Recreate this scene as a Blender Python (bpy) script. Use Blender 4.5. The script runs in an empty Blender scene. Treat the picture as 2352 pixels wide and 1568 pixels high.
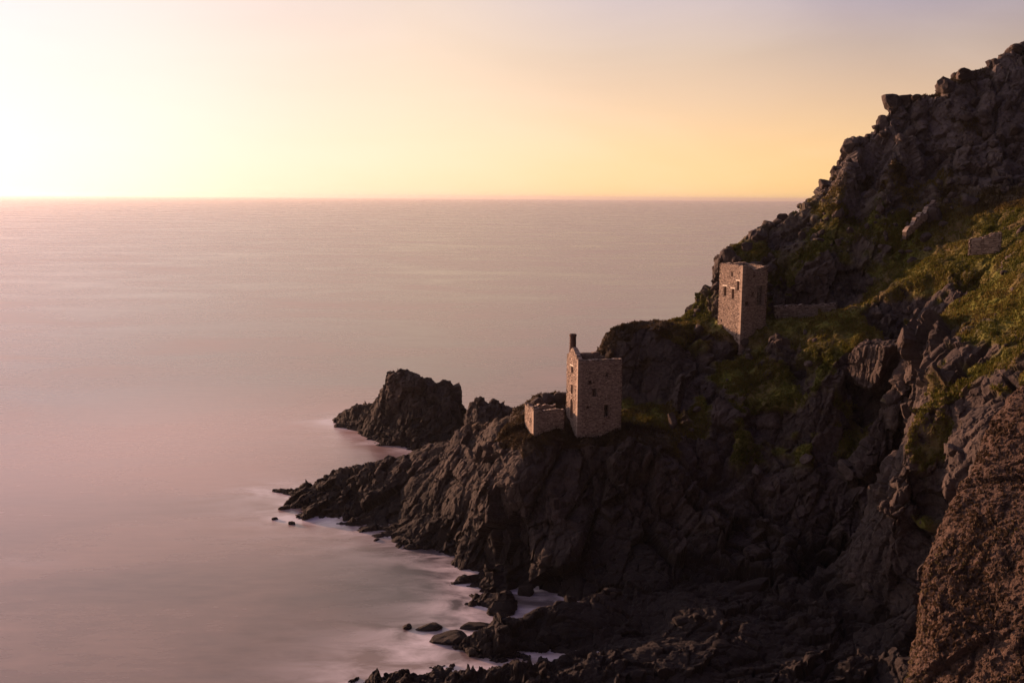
import bpy, bmesh, math, random
import numpy as np
from mathutils import Vector, Matrix
from mathutils.geometry import delaunay_2d_cdt, tessellate_polygon
from mathutils.bvhtree import BVHTree

random.seed(7)
rng = np.random.default_rng(7)
scene = bpy.context.scene
col = scene.collection

# ------------------------------------------------------------------ camera
CAM_H = 52.0
PITCH = math.radians(8.2)
ROLL = math.radians(0.42)
right0 = np.array([1.0, 0, 0])
fwd = np.array([0.0, math.cos(PITCH), -math.sin(PITCH)])
up0 = np.array([0.0, math.sin(PITCH), math.cos(PITCH)])
cright = right0 * math.cos(ROLL) + up0 * math.sin(ROLL)
cup = up0 * math.cos(ROLL) - right0 * math.sin(ROLL)
CAM = np.array([0.0, 0.0, CAM_H])
cd = bpy.data.cameras.new('camera')
cd.sensor_width = 36.0
cd.lens = 35.0
cd.clip_start = 0.5
cd.clip_end = 200000.0
cam = bpy.data.objects.new('camera', cd)
col.objects.link(cam)
cam.matrix_world = Matrix(((cright[0], cup[0], -fwd[0], 0), (cright[1], cup[1], -fwd[1], 0),
                           (cright[2], cup[2], -fwd[2], CAM_H), (0, 0, 0, 1)))
scene.camera = cam

# ------------------------------------------------------------------ sky, sun, exposure
SUN_AZ = math.radians(-54.0)      # left of the viewing direction
SUN_EL = math.radians(8.5)
HAZE = 4.5e-5
sun_dir = Vector((math.sin(SUN_AZ) * math.cos(SUN_EL), math.cos(SUN_AZ) * math.cos(SUN_EL), math.sin(SUN_EL)))
scene.view_settings.view_transform = 'Standard'
scene.view_settings.look = 'None'
scene.view_settings.exposure = 0.7
scene.view_settings.gamma = 1.0
scene.view_settings.use_curve_mapping = False
world = bpy.data.worlds.new('World')
scene.world = world
world.use_nodes = True


class NT:
    def __init__(self, tree):
        self.t = tree
        self.t.nodes.clear()

    def n(self, typ, ins=None, **kw):
        nd = self.t.nodes.new(typ)
        for k, v in kw.items():
            setattr(nd, k, v)
        for k, v in (ins or {}).items():
            if isinstance(v, bpy.types.NodeSocket):
                self.t.links.new(v, nd.inputs[k])
            else:
                nd.inputs[k].default_value = v
        return nd

    def math(self, op, a, b=0.0, c=0.0, clamp=False):
        return self.n('ShaderNodeMath', {0: a, 1: b, 2: c}, operation=op, use_clamp=clamp).outputs[0]

    def vec(self, op, a, b=(0, 0, 0)):
        nd = self.n('ShaderNodeVectorMath', {0: a, 1: b}, operation=op)
        return nd.outputs['Value'] if op in ('DOT_PRODUCT', 'LENGTH') else nd.outputs[0]

    def ramp(self, fac, stops, interp='LINEAR'):
        nd = self.n('ShaderNodeValToRGB', {0: fac})
        e = nd.color_ramp.elements
        nd.color_ramp.interpolation = interp
        while len(e) < len(stops):
            e.new(0.5)
        for el, (p, c) in zip(e, stops):
            el.position = p
            el.color = (c, c, c, 1) if isinstance(c, (int, float)) else (*c, 1)
        return nd.outputs[0]

    def mix(self, fac, a, b, blend='MIX'):
        nd = self.n('ShaderNodeMix', {0: fac}, data_type='RGBA', blend_type=blend)
        for i, v in ((6, a), (7, b)):
            if isinstance(v, bpy.types.NodeSocket):
                self.t.links.new(v, nd.inputs[i])
            else:
                nd.inputs[i].default_value = (*v, 1)
        return nd.outputs[2]

    def noise(self, vec, scale, detail=4.0, rough=0.55, dist=0.0):
        return self.n('ShaderNodeTexNoise', {'Vector': vec, 'Scale': scale, 'Detail': detail, 'Roughness': rough,
                                             'Distortion': dist}).outputs[0]


w = NT(world.node_tree)
sky = w.n('ShaderNodeTexSky', sky_type='NISHITA', sun_disc=False, sun_elevation=SUN_EL, sun_rotation=SUN_AZ,
          altitude=50.0, air_density=0.6, dust_density=0.6, ozone_density=1.0)
sky_dir = w.vec('NORMALIZE', w.n('ShaderNodeTexCoord').outputs['Generated'])
sky_z = w.n('ShaderNodeSeparateXYZ', {0: sky_dir}).outputs[2]
# evening gradient: amber at the horizon, rose above it, slate blue overhead
band = w.ramp(w.math('MAXIMUM', sky_z, 0.0), [(0.0, (1.02, 0.64, 0.19)), (0.05, (0.98, 0.61, 0.24)), (0.10, (0.74, 0.51, 0.32)), (0.14, (0.53, 0.42, 0.36)),
                                              (0.19, (0.35, 0.345, 0.50)), (0.32, (0.15, 0.145, 0.27)), (0.55, (0.068, 0.078, 0.36)), (1.0, (0.050, 0.070, 0.46))])
hdir = w.vec('NORMALIZE', w.vec('MULTIPLY', sky_dir, (1, 1, 0)))
azc = w.vec('DOT_PRODUCT', hdir, (math.sin(SUN_AZ), math.cos(SUN_AZ), 0))
away = w.n('ShaderNodeMapRange', {0: azc, 1: -0.7, 2: 0.55, 3: 0.03, 4: 1.0}, interpolation_type='SMOOTHSTEP').outputs[0]
band = w.vec('SCALE', band)
w.t.links.new(away, band.node.inputs['Scale'])
# bright haze round the sun
ang = w.math('ARCCOSINE', w.math('MINIMUM', w.vec('DOT_PRODUCT', sky_dir, tuple(sun_dir)), 0.99999))
angn = w.math('DIVIDE', w.math('SUBTRACT', ang, math.radians(1.5)), math.radians(90))
gcol = w.ramp(angn, [(0.0, (1.9, 1.68, 1.70)), (0.22, (1.10, 0.98, 1.02)), (0.37, (1.06, 0.92, 0.80)), (0.52, (1.06, 0.84, 0.58)), (0.80, (1.04, 0.74, 0.38))])
gfac = w.ramp(angn, [(0.0, 1.0), (0.34, 0.97), (0.50, 0.80), (0.66, 0.40), (0.82, 0.12), (0.98, 0.0)], 'EASE')
gfac = w.math('MULTIPLY', gfac, w.n('ShaderNodeMapRange', {0: sky_z, 1: 0.04, 2: 0.20, 3: 1.0, 4: 0.84}).outputs[0])
evening = w.mix(gfac, band, gcol)
cl = w.n('ShaderNodeMapping', {0: sky_dir, 2: (0.0, math.radians(35), 0.4), 3: (1.2, 1.2, 5.0)}).outputs[0]
veil = w.noise(cl, 2.2, 5, 0.55, 0.6)
evening = w.mix(w.ramp(veil, [(0.40, 0.0), (0.68, 0.10)]), evening, (1.25, 1.08, 0.98))
evening = w.mix(w.ramp(veil, [(0.30, 0.07), (0.48, 0.0)]), evening, (0.70, 0.56, 0.54))
bg1 = w.n('ShaderNodeBackground', {'Color': w.vec('MULTIPLY', sky.outputs[0], (0.60, 0.27, 0.24)), 'Strength': 0.05})
bg2 = w.n('ShaderNodeBackground', {'Color': evening, 'Strength': 0.58})
w.n('ShaderNodeOutputWorld', {'Surface': w.n('ShaderNodeAddShader', {0: bg1.outputs[0], 1: bg2.outputs[0]}).outputs[0]})

sl = bpy.data.lights.new('sun', 'SUN')
sl.energy = 5.0
sl.angle = math.radians(0.5)
sl.color = (1.0, 0.54, 0.32)
so = bpy.data.objects.new('sun', sl)
col.objects.link(so)
so.rotation_euler = sun_dir.to_track_quat('Z', 'Y').to_euler()


# ------------------------------------------------------------------ helpers: rays, noise
def ray(u, v):
    """direction of the ray through point (u, v) of the 2352 x 1568 photograph"""
    d = fwd + cright * ((u - 1176.0) / 2286.7) - cup * ((v - 784.0) / 2286.7)
    return d


def P(u, v, Y):
    d = ray(u, v)
    return CAM + d * (Y / d[1])


def Wz(u, v, z=0.0):
    d = ray(u, v)
    return CAM + d * ((z - CAM_H) / d[2])


def hraw(ix, iy, iz, seed):
    h = (ix.astype(np.uint32) * np.uint32(374761393) + iy.astype(np.uint32) * np.uint32(668265263)
         + iz.astype(np.uint32) * np.uint32(2246822519) + np.uint32((seed * 974634777) & 0xFFFFFFFF))
    h = (h ^ (h >> np.uint32(13))) * np.uint32(1274126177)
    h = (h ^ (h >> np.uint32(16))) * np.uint32(2246822519)
    return h ^ (h >> np.uint32(15))


def hsh(ix, iy, iz, seed):
    return (hraw(ix, iy, iz, seed) & np.uint32(0xFFFFFF)).astype(np.float32) / np.float32(16777216.0)


def vnoise(p, seed=0):
    i = np.floor(p).astype(np.int64)
    f = (p - i).astype(np.float32)
    f = f * f * f * (f * (f * 6 - 15) + 10)
    r = 0
    for dx in (0, 1):
        wx = f[:, 0] if dx else 1 - f[:, 0]
        for dy in (0, 1):
            wy = f[:, 1] if dy else 1 - f[:, 1]
            for dz in (0, 1):
                wz = f[:, 2] if dz else 1 - f[:, 2]
                r = r + wx * wy * wz * hsh(i[:, 0] + dx, i[:, 1] + dy, i[:, 2] + dz, seed)
    return r * 2 - 1


def fbm(p, octs=4, seed=0, gain=0.5, lac=2.03):
    r, a, s = 0, 1.0, 0.0
    for k in range(octs):
        r = r + a * vnoise(p, seed + k * 17)
        s += a
        a *= gain
        p = p * lac + 3.7
    return r / s


def voronoi(p, seed=0):
    """cellular noise: nearest and second distance, offset from the cell's seed, four random numbers of the cell"""
    i = np.floor(p).astype(np.int32)
    fr = (p - i).astype(np.float32)
    N = len(p)
    f1 = np.full(N, 9.0, np.float32)
    f2 = np.full(N, 9.0, np.float32)
    off = np.zeros((N, 3), np.float32)
    win = np.zeros(N, np.uint32)
    k10 = np.float32(1 / 1024.0)
    for dx in (-1, 0, 1):
        for dy in (-1, 0, 1):
            for dz in (-1, 0, 1):
                h = hraw(i[:, 0] + dx, i[:, 1] + dy, i[:, 2] + dz, seed)
                ox = fr[:, 0] - dx - (h & np.uint32(1023)) * k10
                oy = fr[:, 1] - dy - ((h >> np.uint32(10)) & np.uint32(1023)) * k10
                oz = fr[:, 2] - dz - ((h >> np.uint32(20)) & np.uint32(1023)) * k10
                d = ox * ox + oy * oy + oz * oz
                m = d < f1
                f2 = np.where(m, f1, np.minimum(f2, d))
                f1 = np.where(m, d, f1)
                off[m, 0] = ox[m]
                off[m, 1] = oy[m]
                off[m, 2] = oz[m]
                win[m] = h[m]
    rnd = np.stack([((win * np.uint32(k)) >> np.uint32(8)).astype(np.float32) / 16777216.0 for k in (2654435761, 2246822519, 3266489917, 668265263)], 1)
    return np.sqrt(f1), np.sqrt(f2), off, rnd


def smooth01(x, a, b):
    t = np.clip((x - a) / (b - a), 0, 1)
    return t * t * (3 - 2 * t)


# ------------------------------------------------------------------ helpers: objects
def tag(o, label=None, cat=None, group=None, kind=None):
    if label:
        o['label'] = label
    if cat:
        o['category'] = cat
    if group:
        o['group'] = group
    if kind:
        o['kind'] = kind
    return o


def link(name, mesh, mat=None, parent=None):
    o = bpy.data.objects.new(name, mesh)
    col.objects.link(o)
    if mat is not None and not mesh.materials:
        mesh.materials.append(mat)
    if parent is not None:
        o.parent = parent
    return o


def empty(name, loc):
    o = bpy.data.objects.new(name, None)
    o.empty_display_size = 0.5
    o.location = loc
    col.objects.link(o)
    return o


def np_mesh(name, V, F, smooth=False, attrs=None):
    """fast mesh from arrays; F is (n,3) or (n,4)"""
    me = bpy.data.meshes.new(name)
    V = np.ascontiguousarray(V, np.float32)
    F = np.ascontiguousarray(F, np.int32)
    k = F.shape[1]
    me.vertices.add(len(V))
    me.vertices.foreach_set('co', V.ravel())
    me.loops.add(F.size)
    me.loops.foreach_set('vertex_index', F.ravel())
    me.polygons.add(len(F))
    me.polygons.foreach_set('loop_start', np.arange(0, F.size, k, dtype=np.int32))
    me.polygons.foreach_set('loop_total', np.full(len(F), k, np.int32))
    me.polygons.foreach_set('use_smooth', np.full(len(F), smooth, bool))
    me.update(calc_edges=True)
    for an, av in (attrs or {}).items():
        at = me.attributes.new(an, 'FLOAT', 'POINT')
        at.data.foreach_set('value', np.ascontiguousarray(av, np.float32))
    return me


# ------------------------------------------------------------------ materials
def mat_new(name):
    m = bpy.data.materials.new(name)
    m.use_nodes = True
    return m, NT(m.node_tree)


def finish(t, color, rough=0.9, bump_h=None, bump_d=0.1, bump_s=0.6, spec=0.3):
    ins = {'Base Color': color, 'Roughness': rough, 'Specular IOR Level': spec}
    if bump_h is not None:
        ins['Normal'] = t.n('ShaderNodeBump', {'Height': bump_h, 'Distance': bump_d, 'Strength': bump_s}).outputs[0]
    b = t.n('ShaderNodeBsdfPrincipled', ins)
    t.n('ShaderNodeOutputMaterial', {'Surface': b.outputs[0]})
    return b


def make_ground():
    m, t = mat_new('cliff_rock_and_turf')
    pos = t.n('ShaderNodeNewGeometry').outputs['Position']
    g = t.n('ShaderNodeAttribute', attribute_name='grass').outputs['Fac']
    tone = t.n('ShaderNodeAttribute', attribute_name='tone').outputs['Fac']
    n1 = t.noise(pos, 0.35, 6, 0.6)
    n2 = t.noise(pos, 2.2, 5, 0.65)
    n3 = t.noise(pos, 6.0, 3, 0.6)
    base = t.ramp(t.math('ADD', t.math('MULTIPLY', n1, 0.6), t.math('MULTIPLY', tone, 0.4)),
                  [(0.25, (0.016, 0.0125, 0.0135)), (0.5, (0.035, 0.0260, 0.0250)), (0.72, (0.080, 0.058, 0.050))])
    rock = t.mix(t.ramp(n2, [(0.35, 0.0), (0.72, 0.75)]), base, (0.085, 0.067, 0.061))
    rock = t.mix(t.ramp(n3, [(0.28, 0.8), (0.45, 0.0)]), rock, (0.022, 0.017, 0.018))
    # paler lichened granite on the high crag; wetted, weed-dark tide band, with the bay's shade painted higher up
    z = t.n('ShaderNodeSeparateXYZ', {0: pos}).outputs[2]
    hi = t.n('ShaderNodeMapRange', {0: t.math('ADD', z, t.math('MULTIPLY', n1, 16.0)), 1: 46.0, 2: 62.0}).outputs[0]
    rock = t.mix(t.math('MULTIPLY', hi, t.ramp(n2, [(0.3, 0.25), (0.6, 0.85)])), rock, (0.135, 0.112, 0.108))
    wet_shade = t.math('MULTIPLY', t.math('ADD', z, t.math('MULTIPLY', t.noise(pos, 0.25, 4), -9.0)), 0.1)
    wet_shade_f = t.ramp(wet_shade, [(0.0, 0.85), (0.12, 0.6), (0.6, 0.0)])
    rock = t.mix(wet_shade_f, rock, (0.015, 0.012, 0.013))
    gn = t.noise(pos, 1.3, 5, 0.6)
    gn2 = t.noise(pos, 0.12, 3, 0.5)
    grass = t.ramp(gn, [(0.3, (0.042, 0.048, 0.009)), (0.5, (0.098, 0.102, 0.016)), (0.7, (0.16, 0.130, 0.028))])
    grass = t.mix(t.ramp(gn2, [(0.42, 0.0), (0.62, 0.8)]), grass, (0.085, 0.055, 0.030))
    dry = t.n('ShaderNodeAttribute', attribute_name='dry').outputs['Fac']
    heath = t.ramp(gn, [(0.3, (0.020, 0.014, 0.010)), (0.5, (0.045, 0.030, 0.019)), (0.7, (0.085, 0.056, 0.032))])
    grass = t.mix(dry, grass, heath)
    colr = t.mix(g, rock, grass)
    h = t.math('ADD', t.math('MULTIPLY', n2, 0.6), t.math('MULTIPLY', n3, 0.4))
    finish(t, colr, 0.92, h, 0.25, 0.7, 0.2)
    return m


def make_heath():
    m, t = mat_new('dry_heath_and_rubble')
    pos = t.n('ShaderNodeNewGeometry').outputs['Position']
    g = t.n('ShaderNodeAttribute', attribute_name='grass').outputs['Fac']
    n1 = t.noise(pos, 1.6, 6, 0.65)
    n2 = t.noise(pos, 7.0, 4, 0.65)
    rock = t.ramp(n1, [(0.3, (0.036, 0.025, 0.024)), (0.55, (0.098, 0.064, 0.052)), (0.75, (0.175, 0.115, 0.092))])
    veg = t.ramp(n2, [(0.3, (0.034, 0.023, 0.016)), (0.5, (0.095, 0.060, 0.042)), (0.7, (0.18, 0.11, 0.074))])
    h = t.math('ADD', t.math('MULTIPLY', n1, 0.4), t.math('MULTIPLY', n2, 0.6))
    finish(t, t.mix(g, rock, veg), 0.95, h, 0.4, 1.0, 0.15)
    return m


def make_boulder_mat():
    m, t = mat_new('lichened_rock')
    pos = t.n('ShaderNodeNewGeometry').outputs['Position']
    n1 = t.noise(pos, 0.8, 6, 0.65)
    n3 = t.noise(pos, 5.0, 4, 0.6)
    c = t.ramp(n1, [(0.3, (0.035, 0.027, 0.026)), (0.55, (0.075, 0.057, 0.051)), (0.75, (0.13, 0.10, 0.087))])
    c = t.mix(t.ramp(n3, [(0.3, 0.7), (0.48, 0.0)]), c, (0.040, 0.030, 0.028))
    finish(t, c, 0.9, n3, 0.2, 0.7, 0.2)
    return m


def make_wet_rock():
    m, t = mat_new('wet_dark_rock')
    pos = t.n('ShaderNodeNewGeometry').outputs['Position']
    n1 = t.noise(pos, 1.2, 6, 0.65)
    c = t.ramp(n1, [(0.3, (0.012, 0.010, 0.010)), (0.6, (0.032, 0.024, 0.023))])
    finish(t, c, 0.85, t.noise(pos, 5.0, 4, 0.6), 0.2, 0.7, 0.2)
    return m


def make_stone(name, k=1.0):
    m, t = mat_new(name)
    pos = t.n('ShaderNodeNewGeometry').outputs['Position']
    tone = t.n('ShaderNodeAttribute', attribute_name='tone').outputs['Fac']
    n1 = t.noise(pos, 3.0, 5, 0.65)
    c = t.ramp(t.math('ADD', t.math('MULTIPLY', tone, 0.75), t.math('MULTIPLY', n1, 0.25)),
               [(0.12, (0.15 * k, 0.112 * k, 0.092 * k)), (0.45, (0.26 * k, 0.20 * k, 0.165 * k)), (0.8, (0.37 * k, 0.295 * k, 0.24 * k))])
    finish(t, c, 0.92, n1, 0.06, 0.5, 0.2)
    return m


def make_plain(name, c1, c2, scale=3.0, rough=0.9):
    m, t = mat_new(name)
    pos = t.n('ShaderNodeNewGeometry').outputs['Position']
    n1 = t.noise(pos, scale, 5, 0.65)
    finish(t, t.ramp(n1, [(0.3, c1), (0.7, c2)]), rough, n1, 0.04, 0.5, 0.2)
    return m


def make_grass_mat(name='coarse_grass', stops=None):
    m, t = mat_new(name)
    tone = t.n('ShaderNodeAttribute', attribute_name='tone').outputs['Fac']
    c = t.ramp(tone, stops or [(0.0, (0.046, 0.056, 0.009)), (0.45, (0.105, 0.105, 0.016)), (0.75, (0.145, 0.108, 0.026)), (1.0, (0.050, 0.034, 0.020))])
    b = t.n('ShaderNodeBsdfPrincipled', {'Base Color': c, 'Roughness': 0.8, 'Specular IOR Level': 0.15})
    tr = t.n('ShaderNodeBsdfTranslucent', {'Color': c})
    mx = t.n('ShaderNodeMixShader', {0: 0.3, 1: b.outputs[0], 2: tr.outputs[0]})
    t.n('ShaderNodeOutputMaterial', {'Surface': mx.outputs[0]})
    return m


def make_sea():
    m, t = mat_new('long_exposure_sea')
    pos = t.n('ShaderNodeNewGeometry').outputs['Position']
    foam = t.n('ShaderNodeAttribute', attribute_name='foam').outputs['Fac']
    st = t.n('ShaderNodeMapping', {0: pos, 3: (0.5, 1.0, 1.0)}).outputs[0]
    wisp = t.noise(st, 0.22, 5, 0.6, 0.6)
    mott = t.noise(st, 0.028, 5, 0.58, 0.5)
    fine = t.noise(t.n('ShaderNodeMapping', {0: pos, 3: (0.28, 1.0, 1.0)}).outputs[0], 0.55, 5, 0.62)
    farn = t.noise(t.n('ShaderNodeMapping', {0: pos, 3: (0.7, 1.0, 1.0)}).outputs[0], 0.008, 5, 0.55)
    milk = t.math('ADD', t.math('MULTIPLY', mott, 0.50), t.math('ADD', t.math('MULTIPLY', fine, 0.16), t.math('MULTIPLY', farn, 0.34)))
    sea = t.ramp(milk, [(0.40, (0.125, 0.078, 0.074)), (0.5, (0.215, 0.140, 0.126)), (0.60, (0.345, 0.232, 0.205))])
    refl_fac = t.n('ShaderNodeAttribute', attribute_name='cliff_reflection').outputs['Fac']
    sea = t.mix(t.n('ShaderNodeAttribute', attribute_name='sky_sheen').outputs['Fac'], sea, (0.70, 0.46, 0.42))  # painted sky sheen brightens the open water
    sea = t.mix(refl_fac, sea, (0.040, 0.033, 0.044))  # painted cliff reflection darkens the bay
    ff = t.math('MULTIPLY', foam, t.ramp(wisp, [(0.38, 0.06), (0.62, 1.0)]), clamp=True)
    c = t.mix(ff, sea, (0.74, 0.66, 0.70))
    rough = t.ramp(milk, [(0.38, 0.22), (0.62, 0.32)])
    h = t.math('ADD', t.math('MULTIPLY', fine, 0.5), t.math('MULTIPLY', mott, 0.8))
    nb = t.n('ShaderNodeBump', {'Height': h, 'Distance': 0.4, 'Strength': 0.05}).outputs[0]
    b = t.n('ShaderNodeBsdfPrincipled', {'Base Color': c, 'Roughness': rough, 'IOR': 1.6, 'Normal': nb})
    t.n('ShaderNodeOutputMaterial', {'Surface': b.outputs[0]})
    return m


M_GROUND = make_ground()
M_HEATH = make_heath()
M_BOULDER = make_boulder_mat()
M_WET = make_wet_rock()
M_STONE = make_stone('granite_rubble', 1.1)
M_DARKSTONE = make_stone('weathered_rubble', 0.62)
M_MORTAR = make_plain('earth_mortar', (0.075, 0.056, 0.046), (0.14, 0.105, 0.086))
M_LINTEL = make_plain('pale_granite', (0.55, 0.48, 0.40), (0.70, 0.62, 0.52), 2.0)
M_BRICK = make_plain('sooty_brick', (0.060, 0.038, 0.034), (0.115, 0.070, 0.058), 4.0)
M_GRASS = make_grass_mat()
M_HEATHER = make_grass_mat('dry_heather', [(0.0, (0.030, 0.020, 0.014)), (0.4, (0.060, 0.038, 0.024)), (0.7, (0.10, 0.062, 0.038)), (1.0, (0.085, 0.075, 0.030))])
M_SEA = make_sea()


# ------------------------------------------------------------------ terrain: breaklines -> triangulated, refined, weathered
def tin(lines):
    """lines: list of polylines of 3-D points; constrained Delaunay in plan"""
    pts, edges, keys = [], [], {}
    for ln in lines:
        prev = None
        for p in ln:
            p = np.asarray(p, float)
            k = (round(p[0], 2), round(p[1], 2))
            if k not in keys:
                keys[k] = len(pts)
                pts.append(p)
            i = keys[k]
            if prev is not None and prev != i:
                edges.append((prev, i))
            prev = i
    A = np.array(pts)
    vo, eo, fo, ov, oe, of = delaunay_2d_cdt([Vector((p[0], p[1])) for p in pts], edges, [], 0, 1e-4)
    V = np.zeros((len(vo), 3))
    E = np.array(edges)
    for i, q in enumerate(vo):
        V[i, :2] = q
        if len(ov[i]):
            V[i, 2] = np.mean([A[j][2] for j in ov[i]])
        else:
            a, b = A[E[:, 0]], A[E[:, 1]]
            d = b[:, :2] - a[:, :2]
            t = np.clip((((V[i, :2] - a[:, :2]) * d).sum(1)) / ((d * d).sum(1) + 1e-9), 0, 1)
            c = a[:, :2] + d * t[:, None]
            dist = ((c - V[i, :2]) ** 2).sum(1)
            best = np.argsort(dist)[:2]
            V[i, 2] = np.mean([a[j][2] + (b[j][2] - a[j][2]) * t[j] for j in best])
    F = np.array([list(f) for f in fo if len(f) == 3])
    return V, F


def vnormals(V, F):
    fn = np.cross(V[F[:, 1]] - V[F[:, 0]], V[F[:, 2]] - V[F[:, 0]])
    n = np.zeros_like(V)
    for k in range(3):
        for c in range(3):
            n[:, c] += np.bincount(F[:, k], fn[:, c], len(V))
    n /= np.linalg.norm(n, axis=1)[:, None] + 1e-12
    return n


def edge_list(F):
    e = np.concatenate([F[:, [0, 1]], F[:, [1, 2]], F[:, [2, 0]]])
    e.sort(axis=1)
    key = e[:, 0].astype(np.int64) * 10000000 + e[:, 1]
    uk, inv = np.unique(key, return_inverse=True)
    ue = np.stack([uk // 10000000, uk % 10000000], 1)
    n = len(F)
    return ue, np.stack([inv[:n], inv[n:2 * n], inv[2 * n:]], 1)


def refine(V, F, target, maxit=14, facing=False):
    """split every edge longer than target(mid) until none is left; stays conforming"""
    for it in range(maxit):
        ue, te = edge_list(F)
        mid = (V[ue[:, 0]] + V[ue[:, 1]]) * 0.5
        ln = np.linalg.norm(V[ue[:, 0]] - V[ue[:, 1]], axis=1)
        lim = target(mid)
        if facing:      # sides turned away from the bay stay coarse
            dd = CAM - V
            fc = (vnormals(V, F) * dd).sum(1) / np.linalg.norm(dd, axis=1)
            lim = lim * np.where(np.maximum(fc[ue[:, 0]], fc[ue[:, 1]]) < -0.40, 3.0, 1.0)
        mark = ln > lim
        # always split the longest edge of a triangle that is split at all
        while True:
            tm = mark[te]
            any_ = tm.any(1)
            le = te[np.arange(len(F)), np.argmax(ln[te], axis=1)]
            new = any_ & ~mark[le]
            if not new.any():
                break
            mark[le[new]] = True
        if not mark.any():
            break
        idx = np.full(len(ue), -1, np.int64)
        idx[mark] = len(V) + np.arange(mark.sum())
        V = np.concatenate([V, mid[mark]])
        m = idx[te]
        out = []
        has = m >= 0
        cnt = has.sum(1)
        out.append(F[cnt == 0])
        f3, m3 = F[cnt == 3], m[cnt == 3]
        if len(f3):
            out += [np.stack([f3[:, 0], m3[:, 0], m3[:, 2]], 1), np.stack([m3[:, 0], f3[:, 1], m3[:, 1]], 1),
                    np.stack([m3[:, 2], m3[:, 1], f3[:, 2]], 1), m3]
        for k in range(3):
            s = (cnt == 1) & has[:, k]
            f, q = np.roll(F[s], -k, axis=1), m[s][:, k]
            if len(f):
                out += [np.stack([f[:, 0], q, f[:, 2]], 1), np.stack([q, f[:, 1], f[:, 2]], 1)]
            s = (cnt == 2) & ~has[:, k]
            f, mm = np.roll(F[s], -k, axis=1), np.roll(m[s], -k, axis=1)
            if len(f):   # edges 1 (b-c) and 2 (c-a) are split
                l1 = np.linalg.norm(V[f[:, 1]] - V[f[:, 2]], axis=1)
                l2 = np.linalg.norm(V[f[:, 2]] - V[f[:, 0]], axis=1)
                out.append(np.stack([mm[:, 1], f[:, 2], mm[:, 2]], 1))
                s1 = l1 >= l2
                out += [np.stack([f[s1, 0], f[s1, 1], mm[s1, 1]], 1), np.stack([f[s1, 0], mm[s1, 1], mm[s1, 2]], 1)]
                s2 = ~s1
                out += [np.stack([f[s2, 0], f[s2, 1], mm[s2, 2]], 1), np.stack([f[s2, 1], mm[s2, 1], mm[s2, 2]], 1)]
        F = np.concatenate([o for o in out if len(o)])
    return V, F


def laplace(V, F, it, lam=0.5):
    ue, _ = edge_list(F)
    deg = np.bincount(ue.ravel(), minlength=len(V)).astype(float)
    for _ in range(it):
        acc = np.zeros_like(V)
        for c in range(3):
            acc[:, c] = np.bincount(ue[:, 0], V[ue[:, 1], c], len(V)) + np.bincount(ue[:, 1], V[ue[:, 0], c], len(V))
        V = V + lam * (acc / deg[:, None] - V)
    return V


def rot_m(ax, ay, az):
    return np.array(Matrix.Rotation(az, 3, 'Z') @ Matrix.Rotation(ay, 3, 'Y') @ Matrix.Rotation(ax, 3, 'X'))


def blocks(p, size, seed, aniso=(1, 1, 1.7), rot=(0.1, 0.2, 0.5), crack=0.16, tilt=1.25):
    """angular jointed rock: each cell has its own height and its own tilted face"""
    q = (p @ rot_m(*rot)) / (size * np.array(aniso))
    q = q + 0.03 * np.stack([vnoise(q * 1.7, seed + 5), vnoise(q * 1.7, seed + 6), vnoise(q * 1.7, seed + 8)], 1)
    f1, f2, off, r = voronoi(q, seed)
    d = (r[:, 3] - 0.5) * 1.1 + tilt * ((r[:, :3] - 0.5) * 2 * off).sum(1)
    d = d - crack * (1 - smooth01(f2 - f1, 0.0, 0.16))
    return d, r[:, 3]


def weather(V, F, rock_amp, grass, rot=(0.1, 0.25, 0.5), big=(6.5, 1.5), mid=(2.6, 0.62), small=(1.0, 0.24), seed=1, rib=1.7, aniso=(1, 1, 1.8)):
    n = vnormals(V, F)
    rk = rock_amp * (1 - 0.85 * grass)
    soft = smooth01(V[:, 0], 8, 11) * (1 - smooth01(V[:, 0], 24, 28)) * smooth01(V[:, 1], 148, 153) * (1 - smooth01(V[:, 1], 172, 178)) * smooth01(V[:, 2], 21, 24)
    ledge = smooth01(V[:, 0], 5, 8) * (1 - smooth01(V[:, 0], 23, 25)) * smooth01(V[:, 1], 144, 146) * (1 - smooth01(V[:, 1], 158, 161)) * (1 - smooth01(V[:, 2], 21, 24))
    rk = rk * (1 - 0.65 * soft) * (1 - 0.85 * ledge)
    grass = grass * (1 - 0.6 * ledge)
    q = V / np.array([11.0, 11.0, 26.0])
    d = 0.55 * rib * (fbm(q, 2, seed + 90) * 1.4) * rk
    b0, t0 = blocks(V, 9.0, seed + 70, (1, 1, 3.2), (0.06, 0.10, 0.4), 0.35, 1.3)
    d = d + 1.0 * rib * b0 * rk
    hard = 0.55 + 0.7 * smooth01(fbm(V / 9.0, 3, seed + 61), -0.4, 0.4)
    b1, t1 = blocks(V, big[0], seed, aniso, rot, 0.12)
    b2, t2 = blocks(V, mid[0], seed + 11, aniso, rot, 0.40, 1.6)
    b3, t3 = blocks(V, small[0], seed + 23, (1, 1, 1.3), (rot[0] + 0.3, rot[1], rot[2] + 0.4), 0.5, 1.6)
    d = d + rk * hard * (big[1] * b1 + mid[1] * b2 + small[1] * b3)
    d = d + 0.07 * rk * fbm(V / 0.5, 2, seed + 33)
    # tussocks on the turf
    tz = fbm(V / 1.1, 3, seed + 40)
    gul = fbm(V / np.array([3.2, 6.0, 6.0]), 3, seed + 44)
    d = d + grass * (0.30 * tz + 1.1 * gul - 0.5 * np.abs(fbm(V / np.array([4.5, 9.0, 9.0]), 2, seed + 48)))
    tone = np.clip(0.5 + 0.35 * (t1 - 0.5) + 0.45 * (t2 - 0.5) + 0.3 * (t3 - 0.5), 0, 1)
    return V + n * d[:, None], tone


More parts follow.
